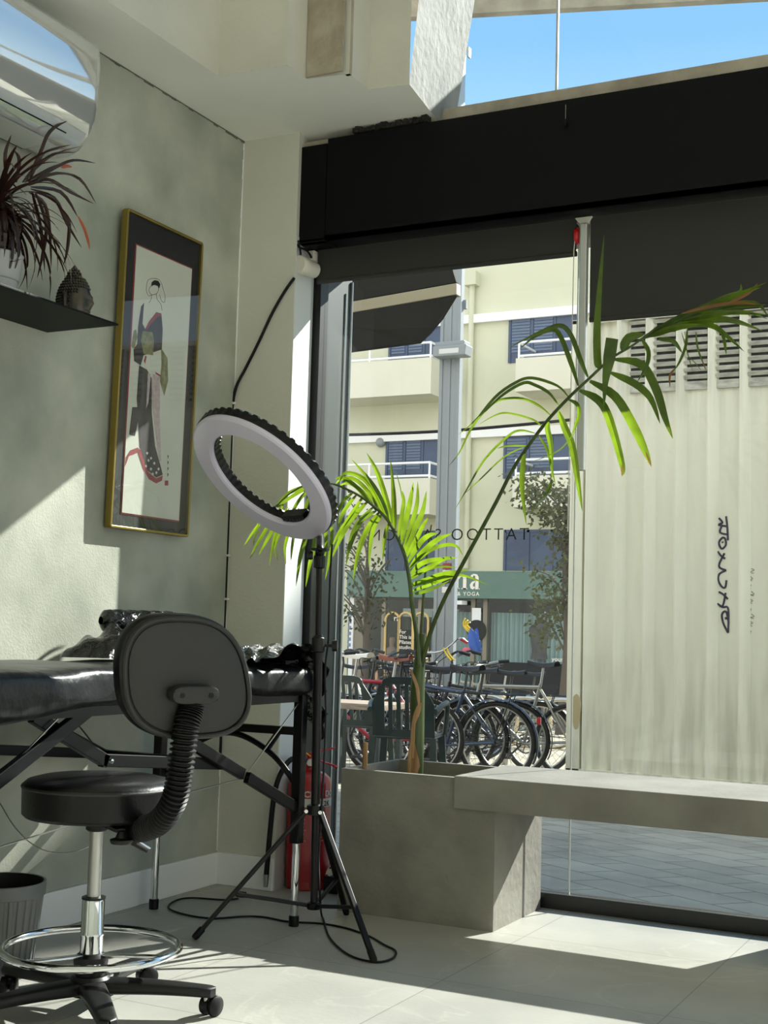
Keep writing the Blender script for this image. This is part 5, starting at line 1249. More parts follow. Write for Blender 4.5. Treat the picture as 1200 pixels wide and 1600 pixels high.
cu_.build('curtain', M['curtain'], bld)
cu2 = MB(); ca, cb_ = bz(660, 1000).x, bz(738, 1000).x
cu2.grid(lambda u, v: (ca + (cb_ - ca) * u, BYF + 0.5 + 0.05 * math.sin(u * 70), bg + (z_sb - bg - 0.3) * v), 90, 3); cu2.build('curtain', M['curtain'], bld)
MB().box((bz(760, 1000).x, BYF - 0.005, bg), (xs1, BYF + 0.03, bz(830, 1036).z)).build('window_plinth', M['poster'], bld, False)
btext('your body', bz(903, 1030).x, bz(885, 1034).z, 0.10, 'window_letters', 0.008, y=BYF - 0.01)
MB().lathe([(0.0, 0), (0.24, 0), (0.24, 0.02), (0, 0.02)], (bz(745, 985).x, BYF - 0.03, bz(745, 985).z), (0, 1, 0), 28).build('round_sign', M['poster'], bld)
MB().box((bz(738, 945).x - 0.0, BYF - 0.012, bz(745, 975).z), (bz(752, 945).x, BYF - 0.002, bz(745, 950).z)).build('notice', M['ledge'], bld, False)
MB().box((bz(718, 945).x, BYF - 0.3, bz(722, 945).z), (bz(730, 945).x, BYF, bz(722, 939).z)).build('sign_lamp', M['ledge'], bld, False)

# garment on a hanger in the right shop window
gx = bz(838, 1000)
gm = thing('hanging_garment', (gx.x, BYF + 0.2, bz(838, 1032).z), 'dark patterned garment hanging in the right shop window across the street', 'garment')
g_ = MB(); gh = bz(838, 972).z - bz(838, 1030).z; gz0 = bz(838, 1030).z
g_.grid(lambda u, v: (gx.x + ((0.20, 0.19, 0.18, 0.175, 0.18, 0.19, 0.20, 0.21, 0.22, 0.24, 0.26, 0.25, 0.18, 0.07)[int(round(v * 13))]) * math.cos(2 * PI * u), BYF + 0.2 + 0.08 * math.sin(2 * PI * u), gz0 + gh * v), 24, 14, cu=True)
g_.build('cloth', mat('patterned_dark_cloth', (96, 88, 84), 0.8, c2=(50, 46, 46), vscale=18), gm)
MB().tube([(gx.x + 0.14 + 0.10 * math.cos(a * PI / 8), BYF + 0.2, gz0 + gh + 0.05 + 0.10 * math.sin(a * PI / 8)) for a in range(16)], 0.025, 6, closed=True).build('hood_ring', M['poster'], gm)

# person seated behind the counter in the shop
pxs = bz(596, 1000)
per = thing('person', (pxs.x, BYF + 0.5, zf), 'person in a grey t-shirt sitting behind the shop glass across the street', 'person')
def skin(name, joints, edges, material, parent, sub=2):
    me = bpy.data.meshes.new(name); off = _base[parent.name]
    me.from_pydata([Vector(j[0]) - off for j in joints], edges, [])
    o = bpy.data.objects.new(name, me); COL.objects.link(o); o.parent = parent; _base[o.name] = off
    sk = o.modifiers.new('skin', 'SKIN'); sk.use_smooth_shade = True
    for i, j in enumerate(joints): me.skin_vertices[0].data[i].radius = (j[1], j[2] if len(j) > 2 else j[1])
    me.skin_vertices[0].data[0].use_root = True
    ss = o.modifiers.new('sub', 'SUBSURF'); ss.levels = sub; ss.render_levels = sub
    me.materials.append(material); return o
M['skin'] = mat('skin', (196, 152, 124), 0.55)
hz_ = bz(596, 992).z   # top of the head
def Pp(dx, dy, dz): return (pxs.x + dx, BYF + 0.5 + dy, hz_ + dz)
body = [(Pp(0, 0, -0.88), 0.14, 0.11), (Pp(0, 0, -0.62), 0.13, 0.10), (Pp(0.01, 0, -0.40), 0.16, 0.10), (Pp(0.02, 0, -0.30), 0.06), (Pp(0.02, 0, -0.24), 0.05), (Pp(0.04, -0.01, -0.12), 0.085, 0.095), (Pp(0.04, -0.01, -0.03), 0.06),
        (Pp(-0.20, 0, -0.36), 0.055), (Pp(-0.26, -0.03, -0.62), 0.042), (Pp(-0.10, -0.24, -0.66), 0.032), (Pp(-0.02, -0.30, -0.66), 0.026),
        (Pp(0.22, 0, -0.36), 0.055), (Pp(0.28, -0.03, -0.62), 0.042), (Pp(0.14, -0.24, -0.66), 0.032), (Pp(0.06, -0.30, -0.66), 0.026),
        (Pp(-0.10, -0.02, -0.90), 0.085), (Pp(-0.13, -0.42, -0.88), 0.065), (Pp(-0.13, -0.42, -1.24), 0.045), (Pp(-0.13, -0.52, -1.27), 0.035),
        (Pp(0.10, -0.02, -0.90), 0.085), (Pp(0.13, -0.42, -0.88), 0.065), (Pp(0.13, -0.42, -1.24), 0.045), (Pp(0.13, -0.52, -1.27), 0.035)]
eg = [(0, 1), (1, 2), (2, 3), (3, 4), (4, 5), (5, 6), (2, 7), (7, 8), (8, 9), (9, 10), (2, 11), (11, 12), (12, 13), (13, 14), (0, 15), (15, 16), (16, 17), (17, 18), (0, 19), (19, 20), (20, 21), (21, 22)]
skin('body', body, eg, M['skin'], per)
sh = [(Pp(0, 0, -0.86), 0.155, 0.125), (Pp(0, 0, -0.62), 0.145, 0.115), (Pp(0.01, 0, -0.40), 0.175, 0.115), (Pp(0.02, 0, -0.33), 0.08), (Pp(-0.20, 0, -0.37), 0.075), (Pp(-0.25, -0.02, -0.52), 0.062), (Pp(0.22, 0, -0.37), 0.075), (Pp(0.27, -0.02, -0.52), 0.062)]
skin('t_shirt', sh, [(0, 1), (1, 2), (2, 3), (2, 4), (4, 5), (2, 6), (6, 7)], mat('grey_cotton', (120, 124, 132), 0.9), per)
hh = MB(); hh.grid(lambda u, v: Vector(Pp(0.04, 0.005, -0.10)) + Vector((math.cos(u * 2 * PI) * math.sin(v * 1.7) * 0.092, math.sin(u * 2 * PI) * math.sin(v * 1.7) * 0.105 + 0.012, math.cos(v * 1.7) * 0.105 if math.sin(u * 2 * PI) > -0.4 else max(0.055, math.cos(v * 1.7) * 0.105))), 20, 10, cu=True)
hh.build('hair', M['poster'], per)
MB().box((pxs.x - 0.25, BYF + 0.32, zf), (pxs.x + 0.25, BYF + 0.72, hz_ - 0.98), 0.03).build('stool_seat', M['shop_wall'], thing('bench_seat', (pxs.x, BYF + 0.52, zf), 'low taupe bench seat behind the shop glass, under the seated person', 'seat'), False)

# corrugated container on the right
CY = 9.5; cgz = -0.09
ct = thing('shipping_container', (-0.5, CY, cgz), 'off-white corrugated metal container with louvres and purple graffiti outside the right window', 'container')
cxl, cxr = aty(913, 800, CY).x, 2.4
czl = aty(1060, 597, CY).z; czt = 3.30
ribs = [aty(px, 800, CY).x for px in (917, 963, 1008, 1056, 1106, 1156)]
pitch = (ribs[-1] - ribs[0]) / 5
while ribs[-1] < cxr - 0.3: ribs.append(ribs[-1] + pitch)
prof2 = [(cxl, CY)]
for x in ribs:
    prof2 += [(x - 0.004, CY), (x + 0.005, CY - 0.06), (x + 0.018, CY - 0.06), (x + 0.080, CY)]
prof2.append((cxr, CY))
cw = MB()
z0_ = cgz + 0.03
for (xa_, ya_), (xb_, yb_) in zip(prof2[:-1], prof2[1:]):
    cw.poly([(xa_, ya_, z0_), (xb_, yb_, z0_), (xb_, yb_, czt), (xa_, ya_, czt)])
cw.box((cxl, CY + 0.03, cgz + 0.1), (cxr, CY + 2.4, czt))
cw.build('wall_panel', M['container'], ct, True, 20)
xcl = aty(893, 800, CY).x
MB().box((xcl, CY - 0.05, cgz), (cxl + 0.004, CY + 0.10, czt + 0.03), 0.004).build('corner_post', M['container'], ct, False)
MB().box((xcl, CY - 0.05, cgz), (cxr, CY + 0.05, cgz + 0.06)).box((xcl, CY - 0.05, czt), (cxr, CY + 2.4, czt + 0.03)).build('rail', M['container'], ct, False)
stn = aty(900, 1112, CY - 0.055); 
MB().prism([(stn.x + 0.035 * math.cos(t) * (1 + 0.2 * math.sin(3 * t)), CY - 0.0515, stn.z + 0.13 * math.copysign(abs(math.sin(t)) ** 0.7, math.sin(t))) for t in [2 * PI * k / 20 for k in range(20)]], (0, 0.001, 0)).build('tape_stain', mat('old_tape_stain', (184, 168, 128), 0.8), ct, False)
for i in range(1, len(ribs) - 1):
    xa_, xb_ = ribs[i] + 0.060, ribs[i + 1] - 0.006
    if i == 1: xa_ = aty(986, 560, CY).x
    MB().box((xa_, CY - 0.004, czl), (xb_, CY - 0.001, czt - 0.03)).build('louvre_backing', M['gap'], ct, False)
    lv = MB()
    for k in range(10):
        z = czl + 0.010 + k * 0.0545
        lv.bar(((xa_), CY - 0.016, z + 0.020), (xb_, CY - 0.016, z + 0.020), 0.030, 0.026, (0, -0.5, 1))
    lv.box((xa_, CY - 0.02, czl - 0.065), (xb_, CY - 0.001, czl - 0.004)); lv.build('louvre', M['louvre'], ct, False)
gr = MB()
def g4(x, y): return (880 + x / 3.556, 780 + y / 3.556)
def stroke(mb_, pts, r, y): mb_.tube(smooth_path([aty(*g4(*p), y) for p in pts], 4), r, 6)
for pts in ([(865, 105), (885, 130), (862, 142), (908, 150)], [(905, 95), (912, 160), (915, 228)], [(880, 150), (872, 185), (918, 197)], [(885, 212), (865, 240), (880, 275), (903, 255), (900, 220), (885, 212)], [(884, 236), (887, 242)],
            [(858, 290), (880, 318), (900, 330)], [(896, 300), (865, 372), (905, 395)], [(905, 395), (868, 415), (862, 450), (880, 485), (900, 490), (907, 450)], [(865, 515), (890, 530), (915, 555)], [(902, 520), (886, 592), (857, 580)],
            [(857, 580), (885, 600), (915, 603), (918, 680), (916, 742)], [(916, 742), (890, 690), (882, 640), (905, 625), (920, 690)], [(903, 655), (905, 668)]):
    stroke(gr, pts, 0.0075, CY - 0.001)
gr.build('graffiti', M['marker'], ct)
g2 = MB()
for k in range(9):
    y = 385 + k * 42; x = 1045 - (k % 3) * 8; stroke(g2, [(x, y), (x + 16, y + 8 + (k * 7) % 12), (x - 6, y + 20), (x + 14, y + 26)], 0.0022, CY - 0.001)
g2.build('faint_writing', mat('faint_grey_marker', (120, 118, 110), 0.8), ct)

# lamp post
LY = 13.5
p0, p1 = aty(683, 1000, LY), aty(713, 1000, LY)
lx = (p0.x + p1.x) / 2; lw = (p1.x - p0.x)
lpz = gz(LY)
lpt = thing('lamp_post', (lx, LY, lpz), 'square grey steel street post with a floodlight box beyond the bicycles', 'lamp post')
tp = aty(700, 415, LY); sh_ = tp.x - aty(698, 1000, LY).x
po = MB()
po.box((lx - lw / 2, LY - 0.09, lpz), (lx + lw / 2, LY + 0.0, tp.z + 0.8))
po.box((lx - lw / 2 - 0.008, LY - 0.10, lpz), (lx - lw / 2 + 0.03, LY - 0.088, tp.z + 0.8)).box((lx + lw / 2 - 0.03, LY - 0.10, lpz), (lx + lw / 2 + 0.008, LY - 0.088, tp.z + 0.8)).box((lx - 0.02, LY - 0.10, lpz), (lx + 0.01, LY - 0.088, tp.z + 0.8))
po.build('post', M['pole'], lpt, False)
fb = aty(706, 548, LY - 0.2)
MB().prism([(fb.x - 0.20, LY - 0.28, fb.z - 0.07), (fb.x + 0.19, LY - 0.28, fb.z - 0.07), (fb.x + 0.205, LY - 0.28, fb.z + 0.05), (fb.x - 0.20, LY - 0.28, fb.z + 0.05)], (0, 0.19, 0), 0.01).box((fb.x - 0.19, LY - 0.25, fb.z + 0.05), (fb.x + 0.17, LY - 0.09, fb.z + 0.10), 0.008).build('floodlight', M['pole'], lpt, False)
MB().box((fb.x - 0.12, LY - 0.283, fb.z - 0.045), (fb.x + 0.12, LY - 0.281, fb.z + 0.01)).build('lens', M['alu'], lpt, False)
hkp = aty(727, 472, LY); MB().box((lx + lw / 2, LY - 0.02, hkp.z - 0.03), (hkp.x + 0.02, LY + 0.02, hkp.z + 0.02)).box((hkp.x - 0.02, LY - 0.02, hkp.z - 0.08), (hkp.x + 0.02, LY + 0.02, hkp.z - 0.03)).build('hook', M['pole'], lpt, False)
stk = ['red_line', 'label_white', 'poster', 'label_white']
for k, (px, py) in enumerate(((698, 884), (698, 895), (697, 906), (697, 921))):
    a_ = aty(px - 7, py + 5, LY - 0.11); b_ = aty(px + 6, py - 4, LY - 0.11); MB().box((a_.x, LY - 0.1025, a_.z), (b_.x, LY - 0.1005, b_.z)).build('sticker', M[stk[k]], lpt, False)

# awning next door
AY = 6.4
aw = thing('awning', tuple(aty(630, 500, AY)), 'dark cloth awning with a cream bar hanging outside, upper left of the window', 'awning')
def ap_(px, py, dy=0.0): return aty(px, py, AY + dy)
MB().prism([ap_(500, 480), ap_(713, 442), ap_(713, 460), ap_(500, 497)], (0, 0.06, 0), 0.004).build('bar', M['awn_bar'], aw, False)
MB().prism([ap_(500, 425), ap_(702, 405), ap_(713, 441), ap_(500, 478)], (0, 0.03, 0)).build('upper_cloth', M['awn'], aw, False)
lc_ = MB(); pts = [ap_(500, 498), ap_(711, 462), ap_(688, 498, 0.25), ap_(662, 532, 0.5), ap_(640, 538, 0.5), ap_(500, 552, 0.5)]
lc_.prism([ap_(500, 497), ap_(712, 462), ap_(690, 498, 0.3), ap_(672, 520, 0.45), ap_(655, 536, 0.5), ap_(500, 556, 0.5)], (0, 0.02, 0.0)).build('lower_cloth', M['awn'], aw, False)
ab = ap_(500, 470)
MB().bar(ab + Vector((0, 0.03, 0)), (-3.35, 4.78, ab.z), 0.05, 0.05).build('arm', M['awn_bar'], aw, False)
# overhead cable across the street
oc0, oc1 = aty(430, 682, 17.0), aty(1000, 645, 17.0)
tag(MB().tube(smooth_path([oc0, oc0.lerp(oc1, 0.5) - Vector((0, 0, 0.08)), oc1], 12), 0.022, 6).build('overhead_cable', M['black_rubber']), 'thin black cable strung across the street in front of the building', 'cable')

# street trees
def tree(name, px, py_top, py_bot, Y, halfw, label, nleaf, seed):
    c = aty(px, (py_top + py_bot) / 2, Y); g = gz(Y); rr = random.Random(seed)
    t = thing(name, (c.x, Y, g), label, 'tree', 'street trees across the road')
    tk = MB(); topz = aty(px, py_top, Y).z
    tk.tube(smooth_path([(c.x, Y, g), (c.x + 0.1, Y, g + 1.4), (c.x, Y + 0.1, g + 2.6), (c.x + 0.1, Y, topz - 0.3)], 4), [0.09 - 0.006 * i for i in range(13)], 8)
    ends = []
    for k in range(26):
        z = g + 1.6 + (topz - g - 1.8) * rr.random(); a = rr.uniform(0, 2 * PI); L = halfw * rr.uniform(0.5, 1.1)
        e = Vector((c.x + math.cos(a) * L, Y + math.sin(a) * L * 0.7, z + rr.uniform(0.1, 0.5))); s = Vector((c.x + 0.05, Y, z - 0.3))
        tk.tube(smooth_path([s, s.lerp(e, 0.5) + Vector((0, 0, 0.12)), e], 3), [0.02, 0.018, 0.016, 0.014, 0.012, 0.010, 0.008], 5); ends.append((s, e))
    tk.build('trunk', M['bark'], t)
    f = MB()
    for k in range(nleaf):
        s, e = rr.choice(ends); p = s.lerp(e, rr.uniform(0.35, 1.1)) + Vector((rr.gauss(0, 0.14), rr.gauss(0, 0.14), rr.gauss(0, 0.14)))
        d = Vector((rr.gauss(0, 1), rr.gauss(0, 1), rr.gauss(0, 1) - 0.4)).normalized(); q = d.orthogonal().normalized() * 0.028; L = rr.uniform(0.07, 0.12)
        f.poly([p, p + d * L * 0.5 + q, p + d * L, p + d * L * 0.5 - q])
    f.build('foliage', M['tree_leaf'], t, False); return t
tree('street_tree', 880, 742, 930, 20.0, 0.85, 'dusty dark leafy street tree beside the container edge, in front of the right balconies', 2600, 5)
tree('street_tree', 571, 790, 892, 21.0, 0.75, 'sparse small street tree behind the palm, in front of the left balconies', 380, 8)

# plastic chairs and the terrace table
def plastic_chair(px, py_top, Y, rz, label):
    top = aty(px, py_top, Y); g = gz(Y)
    t = thing('plastic_chair', (top.x, Y, g), label, 'chair', 'dark green plastic chairs on the terrace', rz)
    # built in local coordinates, back towards -y
    _base[t.name] = Vector((0, 0, 0)); m = M['chair_green']
    def bk(u, v):
        w = 0.21 * (1 - 0.35 * max(0, v - 0.65) / 0.35 * (abs(u - 0.5) * 2) ** 2); x = (u - 0.5) * 2 * w
        return (x, -0.20 - 0.10 * v + 0.35 * x * x, 0.44 + 0.40 * v * (1 - 0.12 * (abs(u - 0.5) * 2) ** 3))
    b = MB(); n = 15
    for i in range(n):
        u0, u1 = i / n, (i + 1) / n
        if i % 2 == 0 or True:
            slot = i in (3, 5, 7, 9, 11)
            for j in range(8):
                v0, v1 = j / 8, (j + 1) / 8
                if slot and 1 <= j <= 6: continue
                P = [Vector(bk(u0, v0)), Vector(bk(u1, v0)), Vector(bk(u1, v1)), Vector(bk(u0, v1))]
                b.prism(P, (0, 0.012, 0))
    b.build('backrest', m, t, False)
    s = MB(); s.box((-0.21, -0.20, 0.425), (0.21, 0.22, 0.445), 0.008).build('seat', m, t, False)
    for sx in (-1, 1):
        MB().tube(smooth_path([(sx * 0.22, -0.26, 0.62), (sx * 0.25, -0.05, 0.66), (sx * 0.24, 0.16, 0.64), (sx * 0.22, 0.20, 0.44)], 4), 0.018, 8).build('armrest', m, t)
        for (y0_, y1_) in ((-0.19, -0.25), (0.19, 0.22)):
            MB().bar((sx * 0.20, y0_, 0.435), (sx * 0.225, y1_, 0.0), 0.045, 0.03, (0, 1, 0)).build('leg', m, t, False)
    return t
plastic_chair(640, 1078, 8.2, 0.28, 'dark green slatted plastic chair nearest the window, behind the palm trunk')
plastic_chair(562, 1070, 9.6, 0.1, 'dark green slatted plastic chair beyond the wooden table, left of the near chair')
ta, tb2 = aty(480, 1103, 8.7), aty(598, 1103, 8.7)
tt_ = thing('terrace_table', ((ta.x + tb2.x) / 2, 8.9, gz(8.9)), 'weathered wooden terrace table between the green plastic chairs', 'table')
zt_ = aty(570, 1100, 8.7).z
MB().box((ta.x, 8.7, zt_ - 0.045), (tb2.x, 9.15, zt_), 0.004).build('tabletop', M['wood_top'], tt_, False)
for (x, y) in ((ta.x + 0.06, 8.75), (tb2.x - 0.06, 8.75), (ta.x + 0.06, 9.1), (tb2.x - 0.06, 9.1)):
    MB().bar((x, y, gz(y)), (x, y, zt_ - 0.04), 0.04, 0.04, (0, 1, 0)).build('leg', M['chair_green'], tt_, False)

# ------------------------------------------------------------------ bicycles
WR = 0.335
M['tire'] = mat('bike_tire', (36, 34, 33), 0.8)
M['tire_cream'] = mat('cream_bike_tire', (214, 196, 160), 0.8)
M['rim_dark'] = mat('dull_dark_alloy', (84, 84, 84), 0.4, metal=0.5)
M['rim'] = mat('alloy_rim', (190, 190, 186), 0.3, metal=0.8)
M['bike_black'] = mat('black_bike_paint', (26, 27, 30), 0.35, coat=0.3)
M['bike_red'] = mat('red_bike_paint', (160, 28, 48), 0.35, coat=0.3)
M['bike_blue'] = mat('dark_blue_bike_paint', (52, 66, 92), 0.3, coat=0.4)
M['bike_silver'] = mat('silver_bike_paint', (170, 168, 160), 0.35, metal=0.5)
M['bike_white'] = mat('white_bike_paint', (226, 226, 220), 0.4)
M['saddle_brown'] = mat('brown_leather', (146, 86, 70), 0.5)
M['saddle_white'] = mat('white_saddle', (226, 222, 210), 0.5)
M['saddle_black'] = mat('black_saddle', (26, 25, 28), 0.5)
M['orange'] = mat('orange_reflector', (222, 110, 36), 0.4)
def bicycle(px, py_hub, Y, hd, label, frame='bike_black', saddle='saddle_black', tire='tire', fender=None, rack=False, basket=False, grips='saddle_black', bar_style=0, sh=0.92, reflector=None, lean=0.0):
    hub = aty(px, py_hub, Y); g = gz(Y)
    t = thing('bicycle', (hub.x, Y, g), label, 'bicycle', 'bicycles parked in the rack outside', hd)
    t.rotation_euler.x = lean
    _base[t.name] = Vector((0, 0, 0)); fm = M[frame]
    rh, fh, bb_, st_, hb_, ht_ = Vector((0, 0, WR)), Vector((1.04, 0, WR)), Vector((0.44, 0, 0.29)), Vector((0.29, 0, sh - 0.16)), Vector((0.91, 0, 0.68)), Vector((0.87, 0, 0.83))
    f = MB()
    for a, b, r in ((bb_, st_, 0.016), (bb_, hb_, 0.018), (st_ - Vector((0, 0, 0.03)), ht_ - Vector((0, 0, 0.03)), 0.016), (hb_, ht_, 0.02)): f.tube([a, b], r, 10)
    for s in (-1, 1):
        f.tube([rh + Vector((0, s * 0.06, 0)), bb_ + Vector((0, s * 0.03, 0))], 0.010, 8); f.tube([rh + Vector((0, s * 0.06, 0)), st_ + Vector((0, s * 0.015, -0.05))], 0.009, 8)
        f.tube(smooth_path([fh + Vector((0, s * 0.055, 0)), Vector((0.965, s * 0.05, 0.52)), hb_ + Vector((0, s * 0.02, -0.01))], 4), 0.011, 8)
    f.build('frame', fm, t)
    for c in (rh, fh):
        w = MB().tube([c + Vector((0.300 * math.cos(2 * PI * k / 40), 0, 0.300 * math.sin(2 * PI * k / 40))) for k in range(40)], 0.0115, 8, closed=True).build('wheel', M['rim'], t)
        MB().tube([c + Vector((0.320 * math.cos(2 * PI * k / 40), 0, 0.320 * math.sin(2 * PI * k / 40))) for k in range(40)], 0.022, 10, closed=True).build('tire', M[tire], w)
        sp = MB()
        for k in range(28):
            a = 2 * PI * k / 28; s = 1 if k % 2 else -1
            sp.tube([c + Vector((0.018 * math.cos(a + s * 0.9), s * 0.025, 0.018 * math.sin(a + s * 0.9))), c + Vector((0.295 * math.cos(a), 0, 0.295 * math.sin(a)))], 0.0013, 4)
        sp.tube([c - Vector((0, 0.05, 0)), c + Vector((0, 0.05, 0))], 0.018, 10); sp.build('spokes', M['rim_dark'], w)
    sd = MB(); sp0 = st_ + Vector((-0.045, 0, 0.15))
    def sadf(u, v):
        x = -0.13 + 0.28 * u; w = 0.075 * (1 - min(1, u / 0.85) ** 0.6) + 0.022; a = v * PI
        return sp0 + Vector((x + 0.02, math.cos(a) * w, 0.01 + 0.045 * math.sin(a) ** 0.7 + 0.02 * (u - 0.4) ** 2 * 4 - 0.02 + 0.015 * (1 - u)))
    sd.grid(sadf, 16, 12); sd.build('saddle', M[saddle], t)
    MB().tube([st_ - Vector((0, 0, 0.02)), sp0 + Vector((0.02, 0, 0.01))], 0.0125, 10).build('seat_post', M['rim' if frame not in ('bike_black', 'bike_blue') else 'rim_dark'], t)
    sm = Vector((0.85, 0, 0.98))
    hbm = MB().tube([ht_, sm], 0.013, 8)
    if bar_style == 0: bp = [Vector((0.70, -0.30, 1.03)), Vector((0.80, -0.24, 1.02)), Vector((0.90, -0.08, 0.99)), Vector((0.90, 0.08, 0.99)), Vector((0.80, 0.24, 1.02)), Vector((0.70, 0.30, 1.03))]
    elif bar_style == 1: bp = [Vector((0.62, -0.30, 1.10)), Vector((0.74, -0.30, 1.13)), Vector((0.86, -0.12, 1.06)), Vector((0.86, 0.12, 1.06)), Vector((0.74, 0.30, 1.13)), Vector((0.62, 0.30, 1.10))]
    elif bar_style == 3: bp = [Vector((0.66, -0.32, 1.26)), Vector((0.76, -0.31, 1.30)), Vector((0.88, -0.16, 1.16)), Vector((0.88, 0.16, 1.16)), Vector((0.76, 0.31, 1.30)), Vector((0.66, 0.32, 1.26))]
    else: bp = [Vector((0.82, -0.32, 1.02)), Vector((0.86, -0.15, 1.0)), Vector((0.88, 0, 0.99)), Vector((0.86, 0.15, 1.0)), Vector((0.82, 0.32, 1.02))]
    if bar_style == 1: hbm.tube([sm, Vector((0.86, 0, 1.06))], 0.012, 8)
    if bar_style == 3: hbm.tube([sm, Vector((0.88, 0, 1.16))], 0.012, 8)
    hbm.tube(smooth_path(bp, 4), 0.011, 8); ho = hbm.build('handlebar', M['rim' if bar_style == 3 or frame not in ('bike_black', 'bike_blue') else 'bike_black'], t)
    for s, (a, b) in ((0, (bp[0], bp[1])), (1, (bp[-1], bp[-2]))):
        MB().tube([a, a.lerp(b, 0.85)], 0.017, 10).build('grip', M[grips], ho)
    MB().tube(smooth_path([bp[1] + Vector((0.02, 0, -0.01)), bp[1] + Vector((0.10, 0.02, -0.03))], 3), 0.006, 6).tube(smooth_path([bp[-2] + Vector((0.02, 0, 0)), Vector((0.98, 0.1, 1.0)), Vector((0.95, 0.02, 0.85))], 5), 0.004, 6).build('brake_cable', M['black_rubber'], ho)
    ck = MB(); cy_ = -0.055
    ck.tube([bb_ + Vector((0.085 * math.cos(2 * PI * k / 24), cy_, 0.085 * math.sin(2 * PI * k / 24))) for k in range(24)], 0.006, 6, closed=True)
    for k in range(5): ck.tube([bb_ + Vector((0, cy_, 0)), bb_ + Vector((0.08 * math.cos(k * 1.2566), cy_, 0.08 * math.sin(k * 1.2566)))], 0.005, 5)
    for s in (-1, 1):
        e = bb_ + Vector((s * 0.12, s * 0.09, s * -0.12)); ck.tube([bb_ + Vector((0, s * 0.07, 0)), e], 0.009, 6); ck.box(e + Vector((-0.04, -0.01 if s < 0 else -0.01, -0.010)), e + Vector((0.04, 0.07 if s > 0 else 0.01, 0.010)), 0.004)
    ck.build('crankset', M['rim_dark'], t)
    MB().tube([bb_ + Vector((0, cy_, 0.085)), rh + Vector((0, cy_, 0.03))], 0.004, 5).tube([bb_ + Vector((0, cy_, -0.085)), rh + Vector((0, cy_, -0.03))], 0.004, 5).build('chain', M['tire'], t)
    if fender:
        for c, (a0_, a1_) in ((rh, (0.15, 3.6)), (fh, (0.35, 3.2))):
            fd_ = MB(); fd_.grid(lambda u, v: c + Vector(((0.362 - 0.012 * (2 * v - 1) ** 2) * math.cos(a0_ + (a1_ - a0_) * u), 0.032 * (2 * v - 1), (0.362 - 0.012 * (2 * v - 1) ** 2) * math.sin(a0_ + (a1_ - a0_) * u))), 28, 6)
            fd_.build('mudguard', M[fender], t)
    if rack:
        r = MB()
        for s in (-1, 1): r.tube([(0.30, s * 0.03, 0.74), (0.16, s * 0.065, 0.735), (-0.26, s * 0.065, 0.735)], 0.006, 6).tube([(-0.14, s * 0.065, 0.735), (0, s * 0.065, WR)], 0.005, 6)
        for x in (-0.26, -0.10, 0.06): r.tube([(x, -0.065, 0.735), (x, 0.065, 0.735)], 0.005, 6)
        r.build('rack', M['bike_black'], t)
    if reflector:
        MB().box((-0.375 * 1.0, -0.02, 0.50), (-0.345, 0.02, 0.56), 0.005).build('reflector', M[reflector], t, False)
    if basket:
        b = MB(); x0_, x1_ = 0.92, 1.22
        for z in (0.72, 0.80, 0.88, 0.96):
            k = 0.14 + (z - 0.72) * 0.18; b.tube([(x0_, -k, z), (x1_, -k, z), (x1_, k, z), (x0_, k, z)], 0.004, 5, closed=True)
        for k in range(9):
            y = -0.14 + 0.035 * k; b.tube([(x1_, y * 1.0, 0.72), (x1_, y * 1.3, 0.96)], 0.003, 5); b.tube([(x0_, y, 0.72), (x0_, y * 1.3, 0.96)], 0.003, 5); b.tube([(x0_, y, 0.72), (x1_, y, 0.72)], 0.003, 5)
        for k in range(7):
            x = x0_ + 0.05 * k
            for s in (-1, 1): b.tube([(x, s * 0.14, 0.72), (x, s * 0.183, 0.96)], 0.003, 5)
        b.build('basket', M['bike_black'], t)
    return t
LFT = math.radians(180)
bicycle(664, 1146, 10.2, LFT + 0.25, 'red bicycle with a brown leather saddle behind the palm trunk', 'bike_red', 'saddle_brown', sh=0.98, rack=True)
bicycle(598, 1140, 10.75, LFT + 0.12, 'white-saddled red and white bicycle at the left edge of the window', 'bike_white', 'saddle_white', fender='saddle_white', sh=1.0, bar_style=1, reflector='orange')
bicycle(712, 1146, 12.6, math.radians(-104), 'black bicycle with white handlebar grips right of the palm trunk', 'bike_black', 'saddle_black', grips='saddle_white', bar_style=0, rack=True)
bicycle(776, 1144, 10.35, LFT + 0.10, 'dark blue bicycle with broad mudguards and a red rear reflector', 'bike_blue', 'saddle_black', fender='bike_blue', rack=True, reflector='red_plastic')
bicycle(762, 1136, 13.6, math.radians(-112), 'black bicycle with a very tall chrome handlebar in the middle of the rack', 'bike_black', 'saddle_black', fender='bike_black', basket=True, bar_style=3, grips='red_plastic')
bicycle(892, 1128, 11.5, LFT + 0.05, 'silver bicycle with a black saddle standing near the container edge', 'bike_silver', 'saddle_black', sh=1.0)
bicycle(700, 1130, 12.6, LFT - 0.15, 'black bicycle with a tall chrome handlebar in front of the lamp post', 'bike_black', 'saddle_black', bar_style=1, fender='bike_black')
bicycle(770, 1098, 15.8, LFT + 0.3, 'pale bicycle with cream tires in the rear row, left one', 'bike_silver', 'saddle_black', 'tire_cream')
bicycle(822, 1096, 16.0, LFT + 0.2, 'pale bicycle with cream tires in the rear row, middle one', 'bike_silver', 'saddle_black', 'tire_cream')
bicycle(868, 1096, 16.2, LFT + 0.3, 'pale bicycle with cream tires in the rear row, right one by the container', 'bike_black', 'saddle_black', 'tire_cream')
bicycle(590, 1112, 14.2, LFT + 0.6, 'black bicycle with raised handlebar behind the white-saddled bicycle', 'bike_black', 'saddle_black', bar_style=1)
bicycle(735, 1140, 10.75, LFT + 0.45, 'black bicycle with rear rack half hidden behind the red bicycle', 'bike_black', 'saddle_black', fender='bike_black', rack=True, bar_style=2)
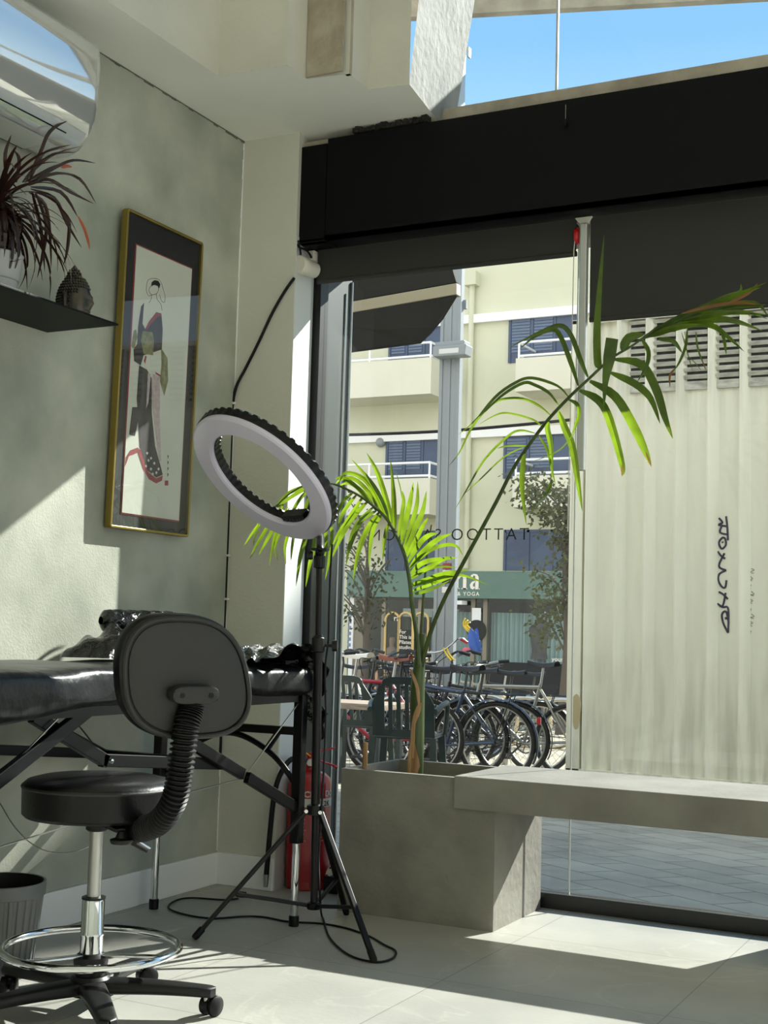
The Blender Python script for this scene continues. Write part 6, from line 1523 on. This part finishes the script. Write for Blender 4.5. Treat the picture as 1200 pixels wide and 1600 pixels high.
bicycle(800, 1140, 11.1, LFT + 0.32, 'black bicycle behind the dark blue one, with flat handlebar', 'bike_black', 'saddle_black', fender='bike_black', bar_style=2)
bicycle(752, 1140, 14.3, LFT + 0.15, 'black bicycle farthest back in the front row, with wire basket', 'bike_black', 'saddle_black', basket=True, bar_style=1, rack=True)
bicycle(655, 1138, 13.0, LFT + 0.3, 'dark bicycle with chrome bars behind the palm trunk in the second line', 'bike_blue', 'saddle_black', bar_style=1, fender='bike_black')
bicycle(842, 1140, 12.0, LFT + 0.22, 'black bicycle with black mudguards beside the silver one', 'bike_black', 'saddle_black', fender='bike_black', bar_style=1, rack=True)
bicycle(640, 1140, 12.2, math.radians(-70), 'black bicycle facing the shop directly behind the palm trunk', 'bike_black', 'saddle_black', basket=True, bar_style=2)
# cloths and ribbons tied on the handlebars
cl = aty(738, 1002, 12.75)
bcl = MB(); bcl.grid(lambda u, v: cl + Vector((0.05 * math.cos(2 * PI * u) * (0.7 + 0.4 * math.sin(PI * v) + 0.35 * math.sin(u * 31 + v * 5)) + 0.05 * (1 - v), 0.04 * math.sin(2 * PI * u), -0.12 + 0.24 * v + 0.02 * math.sin(u * 19))), 20, 12, cu=True)
tag(bcl.build('blue_cloth', mat('blue_cloth', (70, 104, 186), 0.8)), 'blue cloth bundle tied on a tall handlebar in the bicycle rack', 'cloth')
rw = MB()
for k in range(3): rw.tube(smooth_path([aty(727 + k * 4, 966 + k * 3, 12.75), aty(724 + 3 * k, 976, 12.75), aty(731 + 4 * k, 986, 12.75), aty(740, 992 - k * 3, 12.75)], 5), 0.009, 6)
tag(rw.build('yellow_ribbon', M['yellow']), 'yellow ribbon coiled above the blue cloth on the handlebar', 'ribbon')
yr = MB()
for d in (0, 5): yr.tube(smooth_path([aty(693 + d, 1012, 11.0), aty(697 + d, 1022, 11.0), aty(705 + d, 1032, 11.0)], 4), 0.008, 6)
tag(yr.build('yellow_strap', M['yellow']), 'yellow strap wrapped on the black handlebar right of the palm', 'strap')
pk_ = aty(729, 1016, 12.7); tag(MB().ball(pk_, 0.035, 3, (1.4, 0.8, 0.9)).build('pink_bag', mat('pink_cloth', (226, 110, 130), 0.8)), 'small pink bag below the blue cloth on the handlebar', 'bag')
# steel rack rails that carry the wheels
rk = thing('bicycle_rack', (aty(780, 1150, 12.9).x, 12.9, gz(12.9)), 'low steel hoop rack standing among the parked bicycles', 'rack')
for k in range(5):
    x = aty(640 + k * 60, 1150, 12.9).x; g = gz(12.9)
    MB().tube(smooth_path([(x - 0.2, 12.9, g), (x - 0.2, 12.9, g + 0.55), (x - 0.12, 12.9, g + 0.68), (x + 0.12, 12.9, g + 0.68), (x + 0.2, 12.9, g + 0.55), (x + 0.2, 12.9, g)], 4), 0.022, 8).build('hoop', M['steel'], rk)
